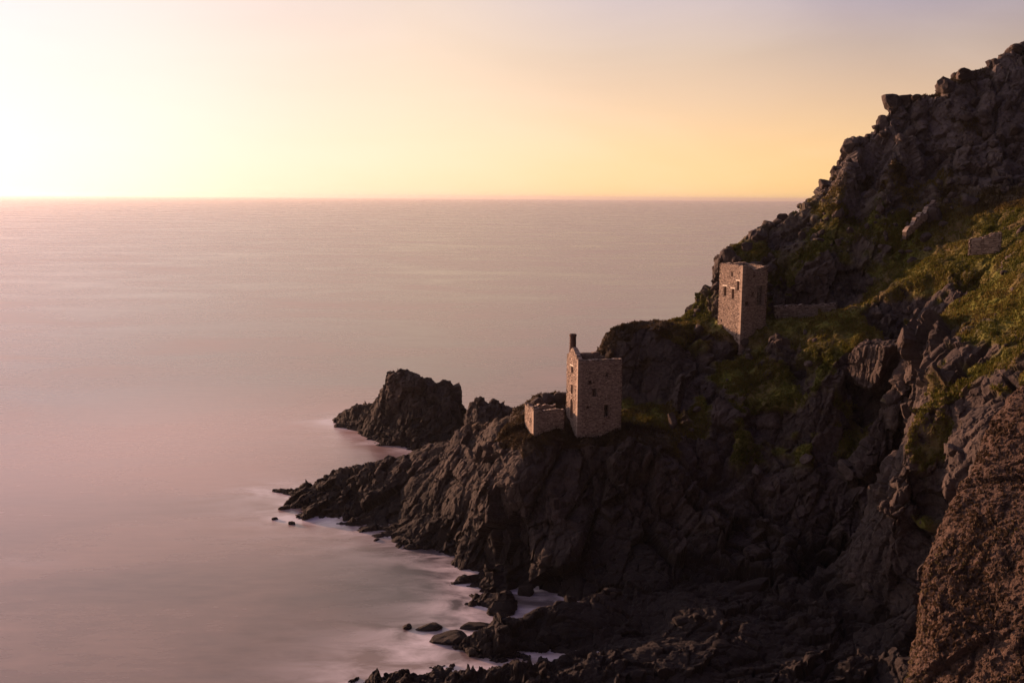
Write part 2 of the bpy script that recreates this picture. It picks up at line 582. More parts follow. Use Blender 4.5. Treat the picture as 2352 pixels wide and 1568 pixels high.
def dryness(V):
    """brown heath on the seaward ledges and on the top of the hill, green turf on the leeward slope"""
    ns = fbm(V / 8.0, 3, 700)
    d = 1 - smooth01(V[:, 0] + 5 * ns, 19, 31)
    ledge = smooth01(V[:, 0], 14.5, 15.5) * (1 - smooth01(V[:, 0], 22.5, 24)) * smooth01(V[:, 1], 144, 146) * (1 - smooth01(V[:, 2], 20.5, 22))
    hill = smooth01(V[:, 2] + 8 * ns, 46, 58) * 0.9
    return np.clip(np.maximum(d * (1 - ledge), hill), 0, 1)


def land(name, lines, target, rock=1.0, grass_fn=None, mat=None, parent=None, sm=(2.2, 2), **kw):
    V, F = tin(lines)
    fn = np.cross(V[F[:, 1]] - V[F[:, 0]], V[F[:, 2]] - V[F[:, 0]])
    fl = fn[:, 2] < 0
    F[fl] = F[fl][:, ::-1]
    V, F = refine(V, F, lambda m: np.full(len(m), sm[0]))
    if sm[1]:
        V = laplace(V, F, sm[1])
    V, F = refine(V, F, target, facing=True)
    V = laplace(V, F, 1)
    n = vnormals(V, F)
    g = grass_fn(V, n) if grass_fn else np.zeros(len(V))
    V, tone = weather(V, F, rock, g, **kw)
    me = np_mesh(name, V, F, False, {'grass': g, 'tone': tone, 'dry': dryness(V)})
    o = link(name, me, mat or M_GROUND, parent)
    return o, V, F, g


def cam_target(k=0.0022, lo=0.15):
    def f(m):
        d = m - CAM
        dist = np.linalg.norm(d, axis=1)
        # finer in view, coarser off to the side and under water
        x = d @ cright / np.maximum(d @ fwd, 1) * 2286.7 + 1176
        y = -(d @ cup) / np.maximum(d @ fwd, 1) * 2286.7 + 784
        off = (x < -80) | (x > 2430) | (y > 1660) | (d @ fwd < 5) | (m[:, 2] < -1.5)
        return np.maximum(k * dist, lo) * np.where(off, 7.0, 1.0)
    return f


# ------------------------------------------------------------------ the land
def PL(*pts):
    out = []
    for p in pts:
        if p[0] == 'w':
            out.append(Wz(p[1], p[2], p[3]))
        elif p[0] == 'x':
            out.append(np.array(p[1:], float))
        else:
            out.append(P(*p))
    return out


crest = PL((1185, 945, 147), (1205, 932, 147), (1232, 905, 148), (1262, 891, 150), (1297, 888, 152), (1312, 935, 155), (1338, 930, 157.5),
           (1346, 796, 160.5), (1380, 784, 160), (1404, 771, 160), (1412, 746, 161), (1440, 730, 162), (1475, 725, 165),
           (1530, 723, 169), (1560, 714, 172), (1600, 682, 174), (1648, 645, 176), (1664, 600, 178), (1672, 562, 179),
           (1700, 556, 179.5), (1745, 521, 182), (1800, 476, 185), (1840, 464, 187), (1885, 441, 188), (1900, 402, 189),
           (1918, 372, 190), (1944, 346, 190.5), (1951, 314, 191), (2010, 297, 191), (2018, 246, 191), (2048, 213, 191.5),
           (2100, 209, 192), (2150, 212, 194), (2168, 182, 194), (2195, 153, 194), (2240, 151, 195), (2300, 119, 195),
           (2352, 86, 195), (2480, 30, 196))
back1, back2 = [], []
for p in crest:
    hi = smooth01(np.array([p[2]]), 50, 66)[0]
    back1.append(np.array([p[0] + 1.5, p[1] + 7, p[2] - 6]))
    zlow = -5.0
    back2.append(np.array([p[0] + 3, p[1] + 34, zlow * (1 - hi) + (p[2] - 14) * hi]))
main_lines = [
    crest, back1, back2,
    # crag: middle and foot
    PL((1700, 605, 172), (1760, 562, 176), (1830, 530, 179), (1880, 480, 181.5)),
    PL((1960, 335, 188), (1942, 420, 182), (1918, 500, 177.5), (1897, 568, 172.8)),
    PL((1990, 400, 188.5), (1972, 470, 184), (1955, 530, 178)),
    PL((2060, 290, 187), (2048, 370, 182), (2035, 450, 177.5)),
    PL((2118, 300, 191), (2125, 380, 187.5), (2100, 455, 180)),
    PL((2205, 270, 187.5), (2192, 360, 182.5), (2168, 430, 178.5)),
    PL((2290, 290, 187), (2270, 350, 183.5)),
    PL((2352, 225, 189), (2480, 180, 189)),
    PL((1790, 600, 177.5), (1772, 655, 172.5)),
    PL((1768, 692, 167), (1785, 655, 169), (1850, 606, 171.5), (1900, 576, 172.5), (2000, 521, 175), (2080, 479, 177),
       (2150, 449, 178), (2250, 411, 179), (2352, 376, 180), (2480, 340, 180)),
    # terrace left of the upper house, its cliff and the ledge at its foot
    PL((1362, 816, 158.2), (1400, 792, 158.2), (1432, 762, 158), (1480, 748, 159), (1540, 747, 160), (1600, 747, 161.5), (1640, 750, 163.5)),
    PL((1345, 940, 154), (1440, 936, 152.5), (1480, 938, 152), (1530, 938, 151.5), (1558, 926, 151.5)),
    PL((1580, 757, 159), (1588, 790, 155.5), (1568, 850, 152), (1558, 900, 149.5), (1543, 948, 148.2), (1538, 988, 146)),
    PL((1640, 775, 159.5), (1650, 830, 154), (1638, 880, 150), (1625, 925, 148), (1630, 1010, 143)),
    # platform of the lower house and its edge
    PL((1230, 985, 140.5), (1325, 997, 139), (1430, 995, 141), (1436, 962, 147.0), (1530, 962, 147.0), (1532, 985, 144.5)),
    PL((1150, 1007, 139.5), (1200, 1004, 137.5), (1260, 1006, 137), (1330, 1013, 136.5), (1440, 1010, 137.5), (1540, 1014, 139)),
    # lit buttress on the left, turned towards the sea
    PL((1150, 1007, 139.5), (1152, 1042, 138), (1112, 1130, 137), (1105, 1200, 136), (1128, 1250, 133.5)),
    PL((1200, 1004, 137.5), (1196, 1050, 134.0), (1172, 1160, 131.8), (1158, 1245, 129.8)),
    PL((1100, 1060, 146), (1085, 1130, 143.5), (1080, 1210, 141), (1075, 1270, 139)),
    # face under the platform
    PL((1260, 1150, 132.2), (1330, 1150, 132.5), (1450, 1150, 133), (1550, 1150, 134.5)),
    PL((1200, 1290, 128.5), (1260, 1285, 127.5), (1330, 1280, 127.5), (1450, 1260, 129), (1560, 1230, 131.5)),
    PL(('w', 1060, 1318, -1), ('w', 1110, 1328, -1), ('w', 1190, 1366, -1), ('w', 1240, 1388, -1), ('w', 1300, 1398, -1),
       ('w', 1400, 1385, 0.5), ('w', 1500, 1360, 1.5), ('w', 1600, 1345, 2), ('w', 1700, 1345, 2), ('w', 1800, 1350, 2),
       ('w', 1900, 1340, 2.5), ('w', 2000, 1310, 3), ('w', 2080, 1260, 4)),
    # ribs and bays of the big dark cliff
    PL((1700, 960, 144.5), (1690, 1060, 139), (1670, 1160, 135.5), (1650, 1250, 132)),
    PL((1640, 1010, 145.5), (1620, 1100, 141)),
    PL((1760, 925, 145), (1790, 1000, 142.5), (1790, 1100, 139)),
    PL((1830, 950, 142.5), (1862, 985, 140), (1850, 1080, 136), (1800, 1180, 133)),
    PL((1900, 900, 142.5), (1910, 1000, 140.5), (1930, 1120, 136)),
    PL((1945, 800, 146), (2000, 790, 145.5), (2058, 792, 145)),
    PL((1880, 880, 143), (1950, 890, 144.5), (2000, 900, 144.5), (2052, 900, 144)),
    PL((1960, 985, 142), (2010, 1010, 141)),
    PL((2090, 850, 145.5), (2082, 920, 143.5), (2060, 985, 141)),
    PL((2000, 1150, 131), (2060, 1120, 130), (2100, 1080, 128)),
    # turf below and right of the upper house
    PL((1648, 745, 165.6), (1672, 772, 162), (1697, 803, 159.3), (1732, 768, 160.8), (1768, 738, 162.5), (1784, 736, 167.0), (1850, 730, 168.5), (1925, 722, 168)),
    PL((1740, 872, 151), (1800, 832, 151.5), (1860, 802, 150), (1892, 786, 148.5), (1930, 742, 152.5), (1972, 716, 154),
       (2060, 655, 157), (2150, 617, 155), (2250, 592, 150), (2352, 566, 143), (2480, 530, 136)),
    PL((1780, 700, 169.5), (1850, 695, 169.5), (1925, 690, 169.5), (1985, 660, 169), (2060, 602, 169), (2160, 562, 166),
       (2270, 545, 159), (2352, 520, 156), (2480, 480, 152)),
    # near shoulder on the right
    PL((2060, 770, 140), (2110, 770, 136), (2160, 772, 128), (2250, 752, 122), (2352, 742, 117), (2480, 720, 110)),
    PL((2155, 815, 122.5), (2132, 886, 118.5), (2095, 962, 115), (2078, 1032, 112)),
    PL((2200, 850, 117), (2270, 860, 112), (2352, 860, 107), (2480, 860, 100)),
    PL((2140, 1130, 110), (2180, 1010, 109), (2250, 970, 107), (2352, 930, 102), (2480, 900, 96)),
    PL((2250, 1110, 103), (2352, 1050, 97), (2480, 1000, 92)),
    [np.array(p, float) for p in ((42, 123, 5), (40.5, 116, 4.5), (41.5, 109, 4), (43, 103, 4), (45, 97, 4.5), (47, 90, 5), (50, 82, 6))],
    [np.array(p, float) for p in ((62, 74, 34), (105, 60, 47), (140, 70, 50), (170, 110, 60), (180, 200, 84), (180, 240, 80))],
    [np.array(p, float) for p in ((-14, 130, -5), (-16, 140, -5), (-12, 152, -5), (-6, 165, -5))],
    [np.array(p, float) for p in ((0, 112, -4), (20, 107, -3), (34, 102, -1), (38, 94, 0), (42, 84, 1), (48, 76, 4))],
]


def main_grass(V, n):
    q = V / np.array([7.0, 7.0, 7.0])
    ns = fbm(q, 4, 300)
    east = smooth01(V[:, 0], 42, 54) * (1.4 * smooth01(V[:, 2] + 3 * ns, 35, 42) - 0.4)
    up = n[:, 2] + (0.42 - 0.22 * east) * ns + (0.25 - 0.10 * east) * fbm(V / 2.6, 3, 307) + 0.10 * east
    g = smooth01(up, 0.54, 0.74) * smooth01(V[:, 2] + 3 * ns, 13.5, 17.5)
    # the crag keeps its rock
    crag = smooth01(V[:, 1], 172, 176) * smooth01(V[:, 0], 36, 44)
    g = g * (1 - 0.8 * crag * smooth01(-ns, -0.35, 0.1))
    return np.clip(g, 0, 1)


cliff, cV, cF, cG = land('cliff', main_lines, cam_target(), 1.0, main_grass, seed=3)
tag(cliff, kind='structure')
print('cliff tris', len(cF))

headland_lines = [
    PL((1240, 930, 145), (1205, 934, 146.5), (1165, 941, 148), (1130, 951, 150), (1090, 962, 153), (1060, 977, 156), (1040, 991, 158),
       (1000, 1005, 161), (970, 1012, 163), (942, 1030, 164), (925, 1031, 164.5), (905, 1041, 165), (870, 1056, 166), (830, 1075, 167), (780, 1082, 168), (720, 1093, 169.5),
       (680, 1104, 170.3), (645, 1116, 171.0), ('w', 616, 1131, -0.3)),
    PL(('w', 616, 1131, -0.3), ('w', 650, 1140, -0.6), ('w', 668, 1165, -0.6), ('w', 690, 1196, -0.6), ('w', 740, 1201, -0.6), ('w', 800, 1204, -0.6), ('w', 850, 1207, -0.6),
       ('w', 902, 1213, -0.6), ('w', 878, 1247, -0.6), ('w', 905, 1260, -0.6), ('w', 960, 1265, -0.6), ('w', 1042, 1292, -0.6), ('w', 1050, 1324, -0.6), ('w', 1110, 1330, -0.6), ('w', 1190, 1368, -0.6)),
    PL((700, 1130, 166), (780, 1130, 163), (860, 1130, 160.5), (930, 1110, 158.5)),
    PL((940, 1060, 160.5), (960, 1130, 155), (950, 1190, 151)),
    PL((985, 1040, 159), (1005, 1100, 154), (985, 1180, 149.5), (930, 1232, 146)),
    PL((1050, 1020, 152.5), (1040, 1090, 149.5), (1010, 1180, 146.5), (990, 1230, 144)),
    PL((1120, 990, 145.5), (1095, 1060, 145), (1075, 1130, 143), (1060, 1220, 140)),
    PL((1180, 980, 142.5), (1150, 1020, 141), (1130, 1100, 140)),
    PL((1060, 1270, 136.8), (1090, 1252, 136.5), (1140, 1262, 135)),
    [p + np.array([-1, 6, -5.0]) for p in PL((1205, 934, 147), (1130, 951, 151), (1060, 977, 157), (1000, 1005, 162), (925, 1031, 166), (830, 1075, 168), (720, 1093, 170.5), ('w', 622, 1131, -1.5))],
    PL(('x', -10, 178, -6), ('x', -30, 186, -6), ('x', -55, 182, -6), ('x', -55, 160, -6), ('x', -30, 146, -6), ('x', -12, 128, -6), ('x', 6, 118, -6)),
    PL(('x', 10, 160, 2), ('x', 12, 140, 6)),
]


def head_grass(V, n):
    ns = fbm(V / 6.0, 4, 320)
    return smooth01(n[:, 2] + 0.3 * ns, 0.60, 0.78) * smooth01(V[:, 2] + 3 * ns, 13, 17) * 0.8


headland, hV, hF, hG = land('headland', headland_lines, cam_target(), 1.0, head_grass, seed=9, rot=(0.0, 0.55, 0.3),
                            big=(6.0, 0.9), mid=(2.4, 0.42), small=(0.9, 0.20), rib=1.0, aniso=(1, 1, 2.2))
tag(headland, kind='structure')

def plane_hit(u, v, E, n):
    """where the sight line through (u, v) meets the slope through E with normal n"""
    d = ray(u, v)
    return CAM + d * (np.dot(n, E - CAM) / np.dot(n, d))


# near cliff on the right: a steep slope facing the bay, ending in a clean outer edge
fore_edge = [(2060, 1720, 49.5), (2074, 1640, 51), (2086, 1560, 52.5), (2097, 1480, 54), (2111, 1400, 55.6), (2131, 1300, 57.6), (2147, 1220, 59.2), (2168, 1160, 60.6),
             (2230, 1082, 62.8), (2252, 1040, 63.8), (2278, 962, 65.2), (2312, 920, 66.2), (2352, 886, 67.2), (2480, 800, 70)]
fe = [P(*q) for q in fore_edge]
cols = [[], [], [], []]
for (u, v, Y), E in zip(fore_edge, fe):
    for k, (du, nn) in enumerate(((28, (-0.86, -0.34, 0.38)), (95, (-0.78, -0.40, 0.47)), (190, (-0.74, -0.42, 0.52)), (400, (-0.70, -0.42, 0.58)))):
        cols[k].append(plane_hit(u + du, v + 0.15 * du, E, np.array(nn)))
fore_lines = [fe] + cols + [
    [p + np.array([-0.3, 0.2, -5.0]) for p in fe],
    [np.array((p[0] - 1.3, p[1] + 1.0, max(p[2] - 24, 0))) for p in fe],
    PL(('x', 62, 46, 56), ('x', 66, 70, 56), ('x', 60, 88, 44)),
]


def fore_grass(V, n):
    ns = fbm(V / 3.0, 4, 340)
    return 0.22 + 0.28 * smooth01(ns, -0.3, 0.5)


fore, fV, fF, fG = land('foreground_cliff', fore_lines, cam_target(0.0024, 0.10), 0.75, fore_grass, M_HEATH, seed=18, sm=(1.5, 1),
                        big=(4.0, 0.45), mid=(1.1, 0.25), small=(0.36, 0.15), rib=0.35)
tag(fore, kind='structure')

shore_lines = [   # boulder beach and the near reef
    PL(('w', 1026, 1503, -0.6), (1075, 1462, 109.5), (1110, 1456, 110.5), (1190, 1431, 112), (1250, 1408, 114), (1290, 1396, 115), (1330, 1376, 117), (1398, 1352, 119.5), (1420, 1378, 119),
       (1500, 1372, 121), (1600, 1350, 125), (1800, 1350, 126), (2000, 1300, 128), (2100, 1260, 126)),
    PL(('w', 1075, 1521, -0.6), ('w', 1190, 1528, -0.6), ('w', 1300, 1512, -0.3), ('w', 1400, 1482, 0.5), ('w', 1500, 1455, 0.2)),
    PL((1120, 1490, 107.7), (1250, 1462, 109.5), (1400, 1430, 112.5)),
    PL((1535, 1450, 110.5), (1548, 1420, 112.5), (1600, 1398, 114), (1645, 1392, 115)),
    PL((1660, 1420, 112), (1760, 1425, 112), (1850, 1430, 112), (2000, 1430, 112), (2120, 1400, 110)),
    PL((1430, 1540, 101.5), (1440, 1500, 104.5), (1540, 1480, 106), (1700, 1480, 107), (1900, 1490, 106.5), (2100, 1480, 105)),
    PL((1430, 1600, 98), (1600, 1580, 100), (1800, 1600, 99), (2100, 1600, 98)),
    PL(('x', -10, 108, -4), ('x', -4, 100, -4), ('x', 8, 96, -4), ('x', 30, 88, -3), ('x', 44, 86, 0)),
    PL(('x', -10, 112, -4), ('x', 0, 118, -4), ('x', 8, 121, -3), ('x', 10, 126, -3)),
    PL(('x', 41, 118, 3), ('x', 42, 100, 3)),
]
for p_ in shore_lines[0][1:]:
    p_[2] += 0.9
for p_ in shore_lines[2]:
    p_[2] += 0.4
shore, sV, sF, sG = land('foreshore', shore_lines, cam_target(), 1.0, None, seed=21, big=(4.5, 0.75), mid=(2.0, 0.40),
                         small=(0.8, 0.15), rib=0.25, aniso=(1.6, 1, 0.8), rot=(0.3, 0.2, 0.2))
tag(shore, kind='structure')

reef_lines = [
    PL(('w', 815, 1572, -0.4), ('w', 860, 1560, 0.5), ('w', 920, 1552, 0.7), ('w', 1000, 1546, 0.8), ('w', 1100, 1546, 1.0), ('w', 1200, 1531, 1.2), ('w', 1290, 1516, 1.4),
       ('w', 1350, 1498, 1.7), ('w', 1390, 1490, 2.0), ('w', 1440, 1495, 2.0)),
    PL(('w', 860, 1566, -0.8), ('w', 1000, 1552, -0.8), ('w', 1150, 1548, -0.8), ('w', 1250, 1528, -0.8), ('w', 1340, 1506, -0.5)),
    PL(('w', 800, 1600, -0.6), ('w', 900, 1595, 0.5), ('w', 1100, 1590, 0.9), ('w', 1300, 1580, 1.2), ('w', 1450, 1570, 1.5)),
    PL(('w', 780, 1680, -3), ('w', 1000, 1680, -3), ('w', 1450, 1680, -2)),
    PL(('w', 760, 1580, -4), ('w', 900, 1530, -4), ('w', 1150, 1520, -4), ('w', 1300, 1500, -3)),
]
for p_ in reef_lines[0][1:] + reef_lines[2][1:]:
    p_[2] += 0.35
reef, rV, rF, rG = land('reef', reef_lines, cam_target(), 1.0, None, seed=27, big=(3.0, 0.5), mid=(1.5, 0.45), small=(0.6, 0.2), rib=0.2, aniso=(1.5, 1, 1))
tag(reef, kind='structure')

stack_lines = [
    PL(('w', 766, 969, -0.6), (800, 946, 224), (830, 936, 222), (868, 921, 219), (884, 909, 217)),
    PL((884, 909, 217), (882, 884, 216.5), (887, 856, 216), (899, 845, 215.5), (935, 845, 215), (955, 851, 215), (985, 866, 214.5), (1003, 878, 214), (1016, 868, 213.5), (1034, 871, 213),
       (1050, 892, 212.5), (1055, 926, 212), (1058, 955, 211), (1062, 990, 209)),
    PL((893, 860, 212.5), (930, 862, 211.5), (975, 875, 211), (1005, 895, 210.5), (1035, 890, 209.5), (1048, 920, 209)),
    PL((888, 912, 212), (930, 915, 208.5), (985, 925, 207.5), (1040, 950, 206.5)),
    PL((830, 960, 218), (880, 965, 211), (930, 985, 206.5), (1000, 1000, 203), (1050, 1000, 202)),
    PL(('w', 766, 969, -0.6), ('w', 788, 990, -0.6), ('w', 815, 1004, -0.6), ('w', 860, 1020, -0.6), ('w', 905, 1031, -0.6), ('w', 960, 1045, -0.6), ('w', 1040, 1050, -0.6)),
    [p + np.array([0.5, 5, -6.0]) for p in PL((887, 860, 217), (935, 848, 216), (1003, 880, 215), (1050, 895, 214))],
    PL(('x', -48, 232, -5), ('x', -30, 240, -5), ('x', -8, 232, -5), ('x', 0, 212, -5), ('x', 0, 190, -5), ('x', -40, 205, -5)),
]
def stack(label, lines, **kw):
    o, V, F, g = land('sea_stack', lines, cam_target(), 1.0, None, **kw)
    tag(o, label, 'sea stack')
    return V, F


stV, stF = stack('tall dark sea stack with a blocky summit and low skirt, standing off the headland', stack_lines, seed=31, sm=(1.2, 0), big=(5.0, 0.9), mid=(2.0, 0.38), small=(0.8, 0.20), rib=0.5)
ss_lines = [
    PL((1066, 985, 196), (1078, 930, 195.5), (1091, 909, 195), (1105, 904, 195), (1116, 917, 195), (1140, 920, 195), (1166, 936, 195), (1200, 950, 195)),
    PL((1072, 995, 191), (1095, 960, 190), (1130, 965, 190), (1180, 975, 190)),
    PL((1082, 945, 201), (1120, 940, 201), (1190, 970, 201)),
    PL(('x', -11, 190, -5), ('x', 4, 184, -5), ('x', 10, 192, -5), ('x', 6, 206, -5), ('x', -8, 206, -5)),
]
ssV, ssF = stack('small pointed sea rock showing behind the headland, right of the tall stack', ss_lines, seed=37, sm=(1.4, 1), big=(3.5, 0.5), mid=(1.7, 0.4), small=(0.7, 0.18), rib=0.3)

# ------------------------------------------------------------------ sea
shore_pts = []
for V in (cV, hV, sV, rV, stV, ssV):
    m = (np.abs(V[:, 2]) < 0.35)
    shore_pts.append(V[m][:, :2])
SP = np.concatenate(shore_pts)
SP = SP[(SP[:, 0] > -70) & (SP[:, 0] < 60) & (SP[:, 1] > 85) & (SP[:, 1] < 240)]
_, ui = np.unique(np.floor(SP / 0.7).astype(np.int64) @ np.array([100003, 1]), return_index=True)
SP = SP[ui].astype(np.float32)
gx = np.concatenate([-np.geomspace(40000, 112, 38), np.arange(-110, 75, 0.9), np.geomspace(76, 40000, 34)])
gy = np.concatenate([[-3000, -500, -100, 0, 40], np.arange(70, 250, 0.9), np.geomspace(251, 40000, 44)])
GX, GY = np.meshgrid(gx, gy)
wv = np.stack([GX.ravel(), GY.ravel(), np.zeros(GX.size)], 1)
near = (wv[:, 0] > -109) & (wv[:, 0] < 74) & (wv[:, 1] > 71) & (wv[:, 1] < 249)
dd = np.full(len(wv), 99.0, np.float32)
idx = np.nonzero(near)[0]
for k in range(0, len(idx), 2000):
    s = idx[k:k + 2000]
    q = wv[s][:, :2].astype(np.float32)
    dd[s] = np.sqrt(((q[:, None, :] - SP[None]) ** 2).sum(2).min(1))
foam = 0.6 * np.exp(-dd / 1.6) + 0.5 * np.exp(-dd / 6.5)


def surf(u, v, ru, rv, amp):
    """soft patch of surf, centred at a spot on the water; radii in metres"""
    c = Wz(u, v)
    return amp * np.exp(-(((wv[:, 0] - c[0]) / ru) ** 2 + ((wv[:, 1] - c[1]) / rv) ** 2))


for a in ((858, 1098, 5, 4.0, 0.6), (895, 1228, 3, 4, 0.8), (1000, 1280, 4, 3, 0.9), (1030, 1310, 3, 2, 0.4), (1140, 1398, 9, 2.5, 0.8),
          (1180, 1440, 10, 2.2, 1.0), (1110, 1455, 12, 2.2, 0.9), (1250, 1375, 3, 2, 0.7), (1010, 1490, 9, 2.5, 0.8), (1150, 1350, 6, 2, 0.5), (1010, 1535, 11, 2.5, 0.8), (1200, 1535, 4, 2, 0.3),
          (740, 968, 6, 3, 0.45), (600, 1130, 5, 2, 0.4), (660, 1190, 6, 3, 0.4), (60, 1290, 6, 3, 0.15), (1400, 745, 12, 6, 0.4)):
    foam += surf(*a)
foam = np.clip(foam, 0, 1)
# dark reflection of the cliffs, painted into the water colour near the rocks
cliff_refl = 0.95 * np.exp(-(((wv[:, 0] + 2) / 25) ** 2 + ((wv[:, 1] - 132) / 27) ** 2) ** 2) + 0.5 * np.exp(-(((wv[:, 0] + 22) / 12) ** 2 + ((wv[:, 1] - 190) / 12) ** 2))
cliff_refl = np.clip(cliff_refl, 0, 0.95)
# broad sheen of reflected sky, painted into the water colour off the point
sheen_mask = 0.62 * np.exp(-(((wv[:, 0] + 75) / 52) ** 2 + ((wv[:, 1] - 205) / 60) ** 2))
nx, ny = len(gx), len(gy)
ii = np.arange(nx * ny).reshape(ny, nx)
wf = np.stack([ii[:-1, :-1].ravel(), ii[:-1, 1:].ravel(), ii[1:, 1:].ravel(), ii[1:, :-1].ravel()], 1)
sea = link('sea', np_mesh('sea', wv, wf, True, {'foam': foam, 'cliff_reflection': cliff_refl, 'sky_sheen': sheen_mask}), M_SEA)
tag(sea, kind='structure')

# evening haze over the water: one closed box of even, thin air round everything
hm = bpy.data.materials.new('sea_haze')
hm.use_nodes = True
ht = NT(hm.node_tree)
hv = ht.n('ShaderNodeVolumePrincipled', {'Color': (0.95, 0.90, 0.92, 1), 'Density': HAZE, 'Anisotropy': 0.66})
ht.n('ShaderNodeOutputMaterial', {'Volume': hv.outputs[0]})
hx, hy0, hy1, hz0, hz1 = 41000.0, -4000.0, 41000.0, -9.0, 97.0
hV_ = [(x, y, z) for z in (hz0, hz1) for y in (hy0, hy1) for x in (-hx, hx)]
hF2 = [(0, 2, 3, 1), (4, 5, 7, 6), (0, 1, 5, 4), (2, 6, 7, 3), (0, 4, 6, 2), (1, 3, 7, 5)]
haze = link('haze', np_mesh('haze', np.array(hV_), np.array(hF2)), hm)
tag(haze, 'thin pale evening haze over the sea', 'haze', kind='stuff')

# ------------------------------------------------------------------ masonry
class Stones:
    """collects boxes with a tone each, joined into one mesh"""
    def __init__(self):
        self.V, self.F, self.T = [], [], []

    def box(self, o, x, y, z, tone, ch=0.035):
        """o: centre of the back face; x, y half extents along the face; z depth towards the outside (3-vectors)"""
        b = len(self.V)
        lx, ly = np.linalg.norm(x), np.linalg.norm(y)
        kx, ky = max(0.3, 1 - ch / lx), max(0.3, 1 - ch / ly)
        for k, d, q in ((1, 0.0, 0), (1, 0.6, 0), (0, 1.0, 1)):
            for sx, sy in ((-1, -1), (1, -1), (1, 1), (-1, 1)):
                fx, fy = (kx, ky) if q else (1, 1)
                self.V.append(o + x * sx * fx + y * sy * fy + z * d)
        self.T += [tone] * 12
        for r in (0, 4):
            for i in range(4):
                j = (i + 1) % 4
                self.F.append((b + r + i, b + r + j, b + r + 4 + j, b + r + 4 + i))
        self.F.append((b + 8, b + 9, b + 10, b + 11))
        self.F.append((b + 3, b + 2, b + 1, b + 0))

    def build(self, name, mat, parent):
        inv = -np.array(parent_loc(parent))
        me = np_mesh(name, np.array(self.V) + inv, np.array(self.F), False, {'tone': np.array(self.T)})
        o = link(name, me, mat, parent)
        return o


def parent_loc(p):
    v = Vector((0, 0, 0))
    while p is not None:
        v = v + p.location
        p = p.parent
    return v


def inside(poly, x, y):
    r = False
    j = len(poly) - 1
    for i in range(len(poly)):
        xi, yi = poly[i]
        xj, yj = poly[j]
        if (yi > y) != (yj > y) and x < (xj - xi) * (y - yi) / (yj - yi) + xi:
            r = not r
        j = i
    return r


def rect(x0, y0, x1, y1):
    return [(x0, y0), (x1, y0), (x1, y1), (x0, y1)]


def arch(x0, y0, x1, y1):
    """opening with a round head; y1 is the crown"""
    r = (x1 - x0) / 2
    c = (x0 + r, y1 - r)
    return [(x0, y0), (x1, y0)] + [(c[0] + r * math.cos(a), c[1] + r * math.sin(a)) for a in np.linspace(0, math.pi, 9)]


